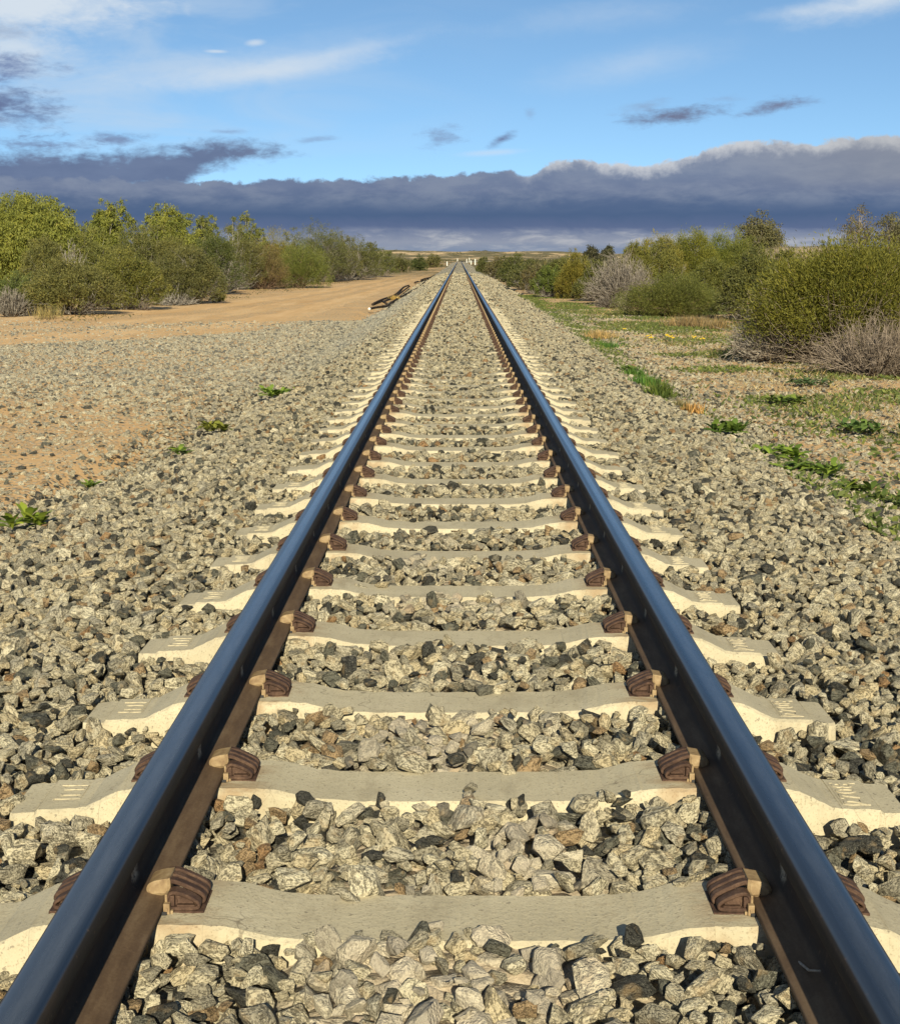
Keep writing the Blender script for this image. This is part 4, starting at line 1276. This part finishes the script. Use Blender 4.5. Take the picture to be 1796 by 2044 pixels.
# ------------------------------------------------------------------ weeds
def rosette(xd, yd, wpx, label, seed, col=(.075, .16, .030), n=46, up=.5, z=-.44, asp=1.0, group='green broad-leaved weeds'):
    x, y = at(xd, yd, z); w = wpx * (EYE - z) / (math.cos(PITCH) * (yd - HORI))
    r = np.random.default_rng(seed)
    g0 = max(float(gz(x, y)), float(target(x, y)) - .01 if abs(x) < 3.2 else -9)
    w *= 1.2; nc = max(4, int(w / .045))
    Vs, Fs, vr, o = [], [], [], 0
    for c in range(nc):
        cx_ = r.uniform(-.5, .5) * w * .75 if nc > 1 else 0; cy_ = r.uniform(-.5, .5) * w * .8 * asp
        for k in range(max(12, n // 4)):
            a = r.uniform(0, 6.283); l = r.uniform(.045, .125) * min(1.15, w / .35 + .35); wd = l * r.uniform(.26, .42)
            el = r.uniform(.15, 1.25) * min(.85, up * 1.3)
            d = np.array([math.cos(a) * math.cos(el), math.sin(a) * math.cos(el), math.sin(el)])
            s = np.array([-math.sin(a), math.cos(a), r.uniform(-.3, .3)])
            p = np.array([cx_, cy_, r.uniform(0, .03)])
            upv = np.array([0, 0, 1.])
            pts = []
            for t, wf in ((0, .12), (.35, .8), (.7, 1.0), (1.0, .15)):
                q = p + d * l * t + upv * l * (.28 * t - .42 * t * t)
                pts += [q - s * wd * wf / 2, q + s * wd * wf / 2]
            Vs += pts
            for j in range(3): Fs.append((o + 2 * j, o + 2 * j + 1, o + 2 * j + 3, o + 2 * j + 2)); vr.append(0)
            v_ = r.uniform(.05, .9); vr[-3:] = [v_] * 3
            o += 8
    ob = link('weed', mesh_np('weed', np.array(Vs), np.array(Fs), True, vr), M_LEAF, None, (x, y, g0 + .030)); ob.color = (col[0] * 2.0 + .03, col[1] * 1.5 + .02, col[2] * 1.5, 1)
    tag(ob, label, 'weed', group)
    return ob
rosette(558, 801, 80, 'leafy green weed furthest up the left edge of the ballast', 1, n=60)
rosette(443, 868, 66, 'leafy green weed with a yellowish side, second up the left ballast edge', 2, (.10, .15, .03), n=46)
rosette(374, 908, 46, 'small flat green weed on sand at the left ballast edge', 3, n=30, up=.3)
rosette(47, 1093, 74, 'bright green leafy weed at the left edge of the photo', 4, (.11, .20, .03), n=70, up=.75)
rosette(181, 990, 20, 'tiny green sprout in the ballast on the left', 5, n=14)
rosette(1447, 880, 78, 'dark green leafy weed nearest the rail on the right', 6, (.06, .14, .03), n=60, up=.7)
rosette(1560, 914, 105, 'wide bright green weed patch on the right ballast edge', 7, (.085, .18, .03), n=60)
rosette(1615, 950, 110, 'lower leafy green weed below the wide bright one on the right', 8, (.075, .16, .03), n=60)
rosette(1712, 984, 66, 'small green weed on the ballast edge low on the right', 9, (.07, .14, .03), n=40)
rosette(1764, 998, 50, 'lowest small green weed at the right edge of the photo', 10, (.06, .12, .035), n=36)
rosette(1740, 857, 140, 'wide dark green weed on sand at the right edge of the photo', 11, (.045, .115, .035), n=60)
rosette(1565, 804, 70, 'green weed above the wide bright patch on the right', 12, (.06, .13, .03), n=40, up=.4)
rosette(1621, 768, 80, 'bluish dark green weed below the biggest right shrub', 13, (.04, .10, .045), n=40, up=.35)
rosette(1250, 745, 34, 'dark green weed at the top of the grassy strip right of the track', 14, (.06, .13, .03), n=40)

def tuft(xd, yd, wpx, hpx, label, seed, col=(.10, .17, .03), n=160, z=-.44, name='grass_tuft'):
    x, y = at(xd, yd, z); k_ = (EYE - z) / (math.cos(PITCH) * (yd - HORI)); w = wpx * k_; h = hpx * k_
    r = np.random.default_rng(seed)
    g0 = max(float(gz(x, y)), float(target(x, y)) - .01 if abs(x) < 3.2 else -9)
    P0 = np.stack([r.normal(0, .25, n) * w, r.normal(0, .25, n) * w, np.zeros(n)], 1)
    Dd = np.stack([r.normal(0, .35, n), r.normal(0, .35, n), np.ones(n)], 1)
    V, F = leaves(P0, Dd, h * r.uniform(.5, 1.15, n), .010 + 0 * r.random(n), r)
    ob = link(name, mesh_np(name, V, F, False, r.random(n) * .94), M_LEAF, None, (x, y, g0)); ob.color = (*col, 1)
    tag(ob, label, 'grass tuft', 'grass tufts')
tuft(92, 634, 60, 30, 'pale dry grass tuft beside the dirt track at left', 21, (.30, .25, .11), 260)
tuft(1318, 800, 46, 45, 'tall green grass tuft at the lower end of the grassy strip', 22, (.10, .14, .03), 260)
tuft(1285, 778, 60, 26, 'short bright grass tuft in the middle of the grassy strip', 23, (.08, .17, .03), 300)
tuft(1265, 758, 50, 22, 'bright grass tuft near the top of the grassy strip', 24, (.08, .16, .03), 240)
tuft(1380, 832, 40, 26, 'orange dry grass tuft just below the grassy strip', 25, (.40, .24, .09), 160)
tuft(1356, 825, 30, 22, 'dull dry grass tuft between the grassy strip and the orange one', 26, (.22, .19, .10), 130)
tuft(1208, 690, 60, 16, 'green grass tuft in front of the dry orange grass beside the rail', 27, (.08, .17, .03), 240)
tuft(1196, 672, 60, 20, 'wispy orange dry grass right of the rail', 28, (.42, .30, .13), 520)
tuft(1380, 650, 90, 26, 'brown dry grass in front of the low grey green shrub', 29, (.26, .19, .10), 900)
tuft(1435, 655, 50, 30, 'brown dry grass beside the silvery dead shrub', 30, (.24, .18, .09), 260)
tuft((1000 + 610 / 6.414) / 1.392, (740 + 560 / 6.414) / 1.392, 20, 11, 'golden straw bunch lying over the black pipes', 32, (.55, .38, .13), 260, -.40)

# yellow daisies right of the track
fl = [(1245, 670), (1294, 683), (1330, 682), (1338, 684), (1343, 687), (1384, 686), (1402, 689), (1298, 686)]
for i, (xd, yd) in enumerate(fl):
    x, y = at(xd, yd - 2); g0 = float(gz(x, y)); r = random.Random(i)
    bm = bmesh.new()
    for k in range(5):
        a = k * 1.256 + r.random(); q = r.uniform(.0, .05)
        c = Vector((math.cos(a) * q, math.sin(a) * q, .09 + r.uniform(0, .03)))
        bmesh.ops.create_cone(bm, cap_ends=True, segments=9, radius1=.006, radius2=.018, depth=.010, matrix=Matrix.Translation(c) @ Matrix.Rotation(-.5, 4, 'X'))
    ob = empty('yellow_flower', (x, y, g0), 'yellow daisy flower in the green ground cover right of the track', 'flower', 'yellow flowers in the ground cover')
    link('petals', bm_mesh('petals', bm), M_PETAL, ob)
    bm = bmesh.new(); tube(bm, [(0, 0, 0), (.005, 0, .05), (0, .005, .10)], .006, .004)
    s = link('stalk', bm_mesh('stalk', bm), M_LEAF, ob); s.color = (.07, .13, .03, 1)

# green and dry ground cover on the right, one mass
def cover(name, n, xr, yr, fm, ln, wd, col, up, seed):
    r = np.random.default_rng(seed)
    x = r.uniform(*xr, n); y = r.uniform(*yr, n)
    ok = visible(x, y, 1.0) & (r.random(n) < fm(x, y)); x, y = x[ok], y[ok]; n = len(x)
    z = np.maximum(gz(x, y), np.where(np.abs(x) < 3.2, target(x, y), -9)) + .008
    D = np.stack([r.normal(0, 1, n), r.normal(0, 1, n), np.full(n, up)], 1)
    V, F = leaves(np.stack([x, y, z], 1), D, ln * r.uniform(.5, 1.4, n), wd * r.uniform(.6, 1.4, n), r)
    o = link(name, mesh_np(name, V, F, False, r.random(n) * .95), M_LEAF); o.color = (*col, 1)
    tag(o, kind='stuff')
def near_line(pts, wd):
    Q = np.array([at(*p) for p in pts])
    def f(x, y):
        o = np.argsort(Q[:, 1]); cx_ = np.interp(y, Q[o, 1], Q[o, 0])
        return np.exp(-((x - cx_) / wd) ** 2)
    return f
strip = near_line([(1330, 805), (1275, 765), (1232, 732), (1185, 690), (1140, 650), (1085, 610), (1030, 580), (975, 555)], .22)
strip2 = near_line([(1420, 862), (1447, 884), (1500, 902), (1560, 920), (1620, 955), (1712, 988), (1790, 1008)], .16)
def gcov(x, y):
    m = sstep(.46, .63, fbm(x, y, .9, 61)) * sstep(2.5, 3.3, x) * .8
    m = m + strip(x, y) * sstep(.35, .6, fbm(x, y, 1.6, 63)) * .9
    m = m + strip2(x, y) * sstep(.36, .56, fbm(x, y, 2.2, 64)) * (y < 11) * 1.3
    m = m + sstep(24, 28, y) * (1 - sstep(31, 36, y)) * sstep(3.2, 4.0, x) * (1 - sstep(6.2, 7.5, x)) * .7 * sstep(.35, .6, fbm(x, y, 1.3, 66))
    return np.clip(m * sstep(5.5, 7.5, y), 0, 1)
cover('ground_cover', 300000, (2.0, 9), (5.5, 62), gcov, .055, .024, (.135, .168, .050), .55, 71)
cover('dry_grass', 60000, (2.4, 9), (9, 46), lambda x, y: np.clip(sstep(.48, .62, fbm(x, y, .7, 67)) * sstep(2.6, 4.0, x) * .7, 0, 1), .085, .008, (.34, .27, .14), .9, 72)
cover('leaf_litter', 50000, (-16, -6), (36, 100), lambda x, y: np.clip(sstep(.5, .65, fbm(x, y, .5, 69)) * .5 * sstep(-7.2, -8.5, x + (y - 60) * -.03), 0, 1), .09, .03, (.17, .14, .07), .35, 73)

# pale dry reeds behind the right shrubs
r = np.random.default_rng(81)
n = 9000
x0 = x_of(1560, 75); x1 = x_of(1680, 75)
px = r.uniform(x0, x1, n); py = r.uniform(72, 84, n)
z0 = gz(px, py)
hh = (z_of(488, 75) - GZ) * r.uniform(.75, 1.02, n)
V, F = leaves(np.stack([px, py, z0], 1), np.stack([r.normal(0, .10, n), r.normal(0, .1, n), np.ones(n)], 1), hh, np.full(n, .035), r)
o = link('reeds', mesh_np('reeds', V, F, False, r.random(n) * .94), M_LEAF); o.color = (.36, .30, .22, 1); tag(o, kind='stuff')

# far scrub on the plain and the sand hills, one mass
r = np.random.default_rng(91)
nc = 9000
yy = 58 * (1900 / 58) ** r.random(nc)
xx = r.uniform(-.36, .36, nc) * yy
ok = (np.abs(xx - bend(yy)) > 5 + yy * .012) & ~((xx < 0) & (yy < 170) & (xx > -13)) & ~((xx > 0) & (yy < 110) & (xx < 8 + yy * .03)) & ~((yy < 90) & (xx > x_of(1540, 75) - 1) & (xx < x_of(1690, 75) + 1))
dn = fbm(xx, yy, .012, 77)
ok &= (r.random(nc) < np.where(yy > 700, np.clip((dn - .40) * 3.0, .04, 1), .95))
xx, yy = xx[ok], yy[ok]; nc = len(xx)
sz = r.uniform(.7, 1.7, nc) * (1 + .3 * sstep(300, 900, yy)); ht = sz * r.uniform(.5, .85, nc) * (1 - .35 * sstep(200, 500, yy))
K = 46
ci_ = np.repeat(np.arange(nc), K)
v = r.normal(0, 1, (nc * K, 3)); v /= np.linalg.norm(v, axis=1, keepdims=True); v[:, 2] = np.abs(v[:, 2])
q = r.uniform(.45, 1.0, (nc * K, 1)) ** .5
Pp = np.stack([xx, yy, gz(xx, yy)], 1)[ci_] + v * q * np.stack([sz, sz, ht], 1)[ci_]
V, F = leaves(Pp, v + np.array([0, 0, .3]) + r.normal(0, .5, v.shape), (.30 * sz)[ci_] * r.uniform(.6, 1.3, nc * K), (.13 * sz)[ci_], r)
o = link('scrub', mesh_np('scrub', V, F, False, np.clip(r.random(nc)[ci_] * .6 + r.random(nc * K) * .34, 0, 1)), M_LEAF); o.color = (.095, .092, .042, 1)
tag(o, kind='stuff')

# ------------------------------------------------------------------ sky
SUN_EL, SUN_AZ = R(25), R(4.0)          # behind the camera, a little to the right
EXPO = 0.56
wd_ = bpy.data.worlds.new('World'); scene.world = wd_; wd_.use_nodes = True
nt = wd_.node_tree; bg = nt.nodes['Background']
tc = nt.nodes.new('ShaderNodeTexCoord')
dx, dy, dz = sep(nt, tc.outputs['Generated'])
def m2(op, a, b):
    n = nt.nodes.new('ShaderNodeMath'); n.operation = op
    nt.links.new(a.s, n.inputs[0]); nt.links.new(b.s, n.inputs[1]); return X(nt, n.outputs[0])
AZ = m2('ARCTAN2', dx, dy) * 57.2958
EL = dz._m('ARCSINE') * 57.2958
cb = nt.nodes.new('ShaderNodeCombineXYZ')
nt.links.new(AZ.s, cb.inputs[0]); nt.links.new(EL.s, cb.inputs[1])
P2v = cb.outputs[0]
sky = nt.nodes.new('ShaderNodeTexSky'); sky.sky_type = 'NISHITA'; sky.sun_disc = False
sky.sun_elevation = SUN_EL; sky.sun_rotation = math.pi - SUN_AZ; sky.air_density = 1.0; sky.dust_density = .3; sky.ozone_density = 1.6
# look a little higher than the horizon haze
cz = nt.nodes.new('ShaderNodeCombineXYZ'); nt.links.new(dx.s, cz.inputs[0]); nt.links.new(dy.s, cz.inputs[1]); nt.links.new((dz * 1.7 + .10).s, cz.inputs[2])
nv = nt.nodes.new('ShaderNodeVectorMath'); nv.operation = 'NORMALIZE'; nt.links.new(cz.outputs[0], nv.inputs[0])
nt.links.new(nv.outputs[0], sky.inputs['Vector'])
SKY_STR = .10
K_ = 1.0 / SKY_STR / (2 ** EXPO)
def C(r, g, b):
    f = lambda c: ((c / 255 + .055) / 1.055) ** 2.4 if c > 10 else c / 255 / 12.92
    return (f(r) * K_, f(g) * K_, f(b) * K_)
col = mixc(nt, 1.0, sky.outputs[0], (.73, .89, .955), 'MULTIPLY')
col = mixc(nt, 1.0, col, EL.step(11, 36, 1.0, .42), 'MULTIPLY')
# noises in the (azimuth, elevation) plane
def N2(sx, sy, detail=5, rough=.6, dist=.4, off=0):
    return noise_n(nt, vadd(nt, vmul(nt, P2v, (sx, sy, 1)), (off, off * .7, off)), 1.0, detail, rough, dist)
nA = N2(.55, 1.3, 6, .62, .5, 3)          # cloud edges
nB = N2(1.6, 3.2, 5, .62, .3, 11)
nC = N2(.16, .55, 5, .55, .8, 23)         # cirrus
nD = N2(2.2, 4.0, 4, .6, .2, 51)
edge = (nA - .5) * 1.0 + (nB - .5) * .45
edge2 = (N2(.8, 2.6, 6, .68, .3, 71) - .5) * 2.4 + (nD - .5) * .7
def U(xd): return (xd - VPX) * .01848
def E_(yd): return (HORI - yd) * .01848
def ell(xd, yd, rx, ry, rot=0.0, k=1.0, soft=.55, up=0.0):
    a = AZ - U(xd); e = EL - E_(yd)
    c, s = math.cos(rot), math.sin(rot)
    u = (a * c + e * s) / (rx * .01848); v = (e * c - a * s) / (ry * .01848)
    return (1 - (u * u + v * v).sqrt() + edge * k).step(0, soft)
# high thin cloud, upper left and right
hor = EL.step(0.2, 4.5)
veil = nC.step(.36, .66) * AZ.step(-18, 4, 1, 0) * EL.step(2.6, 5.0) * .62
col = mixc(nt, veil, col, C(196, 214, 232))
for a in (ell(110, 46, 310, 72, .03, 1.1, .9), ell(70, 128, 190, 62, 0, 1.1, 1.1) * .85, ell(300, 180, 330, 60, .12, .8, 1.4) * .4,
          ell(530, 165, 330, 30, .13, .55, 1.1) * .75, ell(680, 128, 230, 24, .20, .55, 1.2) * .5, ell(560, 140, 360, 55, .15, .7, 1.5) * .35,
          ell(525, 110, 26, 9, .1, .5, .9) * .7, ell(450, 127, 30, 5, 0, .3, .9) * .7, ell(870, 8, 45, 9, .2, .4, .9) * .6,
          ell(1715, 40, 230, 44, .20, .8, 1.2), ell(1560, 60, 150, 20, .1, .8, 1.3) * .5, ell(1180, 60, 330, 40, .1, .9, 1.5) * .3, ell(1250, 150, 260, 50, .16, .6, 1.2) * .35, ell(980, 312, 90, 9, .05, .4, 1.0) * .45, ell(1790, 185, 40, 10, .1, .5, .9) * .5):
    col = mixc(nt, a, col, C(212, 224, 236))
# small dark clouds
edge = edge2
for a, cc in ((ell(45, 163, 136, 36, -.05, 1.0, 1.25), (118, 138, 178)), (ell(45, 235, 162, 51, -.08, .9, 1.15), (104, 120, 158)), (ell(60, 102, 91, 24, 0, .9, 1.35) * .6, (150, 166, 192)),
              (ell(1325, 246, 136, 22, .10, .8, 1.15), (112, 120, 148)), (ell(1525, 229, 97, 18, .20, .9, 1.25), (118, 130, 160)), (ell(1270, 228, 78, 16, .2, 1.0, 1.4500000000000002) * .5, (140, 158, 186)),
              (ell(880, 284, 62, 27, .2, 1.1, 1.35) * .8, (128, 150, 186)), (ell(1000, 286, 44, 13, .5, .8, 1.25), (112, 128, 165)), (ell(1052, 240, 15, 16, .2, 1.0, 1.4500000000000002) * .5, (140, 165, 200)),
              (ell(255, 290, 78, 18, 0, 1.1, 1.25) * .8, (118, 134, 170)), (ell(120, 306, 143, 18, 0, 1.3, 1.25) * .8, (116, 130, 165)), (ell(470, 275, 39, 8, 0, 1.0, 1.35) * .6, (130, 150, 185)), (ell(640, 287, 52, 9, .1, 1.0, 1.35) * .5, (130, 150, 185)), (ell(1430, 214, 52, 9, .0, 1.0, 1.35) * .4, (140, 160, 190))):
    col = mixc(nt, a, col, C(*cc))
edge = (nA - .5) * 1.2 + (nB - .5) * .9 + (nD - .5) * .3
# the long cloud bank: upper edge as a curve over the azimuth
def curve(pts, lo=-20.0, hi=20.0, span=8.0):
    n = nt.nodes.new('ShaderNodeFloatCurve'); cm = n.mapping; c = cm.curves[0]
    pts = [((U(a) - lo) / (hi - lo), E_(b) / span) for a, b in pts]
    c.points[0].location = pts[0]; c.points[-1].location = pts[-1]
    for p in pts[1:-1]: c.points.new(*p)
    for p in c.points: p.handle_type = 'AUTO'
    cm.update()
    f = (AZ - lo) / (hi - lo)
    nt.links.new(f.s, n.inputs['Value'])
    return X(nt, n.outputs[0]) * span
top1 = curve([(-160, 352), (200, 360), (420, 362), (480, 367), (540, 360), (700, 357), (900, 349), (1025, 342), (1048, 352), (1066, 338), (1140, 318), (1200, 326), (1280, 329), (1400, 302), (1500, 289), (1600, 291), (1700, 282), (1796, 288), (1990, 292)])
tongue_t = curve([(-160, 318), (0, 318), (150, 312), (250, 308), (350, 300), (440, 288), (530, 292), (610, 308), (680, 345), (1990, 420)])
tongue_b = curve([(-160, 400), (380, 385), (414, 356), (480, 343), (560, 328), (640, 308), (1990, 300)])
bed = EL + (nB - .5) * .5
inb = ramp(nt, ((EL + (nA - .5) * .55) / 4.6), [(0.0, C(128, 146, 172)), (.06, C(126, 142, 168)), (.13, C(146, 154, 172)), (.19, C(122, 134, 160)), (.24, C(94, 110, 144)), (.34, C(79, 101, 136)), (.44, C(87, 107, 141)), (.54, C(108, 123, 153)), (.66, C(116, 131, 159)), (.8, C(126, 138, 162)), (1.0, C(132, 142, 162))])
# pale broken layer under the bank
low = EL.step(.05, .45) * EL.step(.75, 1.15, 1, 0) * N2(.55, 2.4, 6, .62, .25, 37).step(.44, .70) * AZ.step(-6, -3)
inb = mixc(nt, low * .8, inb, C(186, 188, 194))
tex = N2(.45, 1.3, 7, .62, .2, 83).step(.34, .68)
inb = mixc(nt, tex * EL.step(1.5, 2.3) * .55, inb, C(146, 156, 174))
right = AZ.step(1.5, 4.0)
nE = N2(1.25, 1.5, 7, .6, .15, 91)
nF = N2(.9, 1.1, 7, .62, .2, 97)
rim = (top1 - EL + (nF - .5) * 1.4 + (nE - .5) * .6).step(.02, .66, 1, 0) * right
inb = mixc(nt, rim * .85, inb, C(212, 215, 219))
warm = AZ.step(8, 16) * EL.step(2.0, 3.0)
inb = mixc(nt, warm * .35, inb, C(150, 150, 152))
ton = (tongue_t - EL + edge * .9).step(-.12, .55) * (EL - tongue_b + edge * .7).step(-.12, .45)
col = mixc(nt, ton, col, mixc(nt, tex * .4, C(103, 120, 153), C(122, 138, 168)))
bank = (top1 - EL - .07 + (nE - .5) * .75 + (nA - .5) * .3).step(-.02, .12)
col = mixc(nt, bank, col, inb)
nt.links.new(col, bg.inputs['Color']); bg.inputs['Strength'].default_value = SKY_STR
wd_.cycles.sampling_method = 'MANUAL'; wd_.cycles.sample_map_resolution = 512

# ------------------------------------------------------------------ sun, camera
sl = bpy.data.lights.new('sun', 'SUN'); sl.energy = 4.9; sl.angle = R(.53); sl.color = (1.0, .895, .64)
so = bpy.data.objects.new('sun', sl); COL.objects.link(so)
dv = Vector((-math.sin(SUN_AZ) * math.cos(SUN_EL), math.cos(SUN_AZ) * math.cos(SUN_EL), -math.sin(SUN_EL)))
so.rotation_euler = dv.to_track_quat('-Z', 'Y').to_euler()
so.location = (3, -10, 8)

cam = bpy.data.cameras.new('camera'); co = bpy.data.objects.new('camera', cam); COL.objects.link(co)
cam.sensor_fit = 'HORIZONTAL'; cam.sensor_width = 36; cam.lens = FPX / 1796 * 36
cam.clip_start = .05; cam.clip_end = 12000
yaw = math.atan((VPX - 898) / FPX * math.cos(PITCH))
co.location = (0, 0, EYE); co.rotation_euler = (R(90) - PITCH, 0, yaw)
scene.camera = co

scene.render.engine = 'CYCLES'
scene.cycles.max_bounces = 5; scene.cycles.diffuse_bounces = 3; scene.cycles.glossy_bounces = 2
scene.cycles.transmission_bounces = 3; scene.cycles.transparent_max_bounces = 4
scene.cycles.use_denoising = True
vs = scene.view_settings
vs.view_transform = 'Standard'; vs.look = 'None'; vs.gamma = 1; vs.use_curve_mapping = False; vs.exposure = EXPO
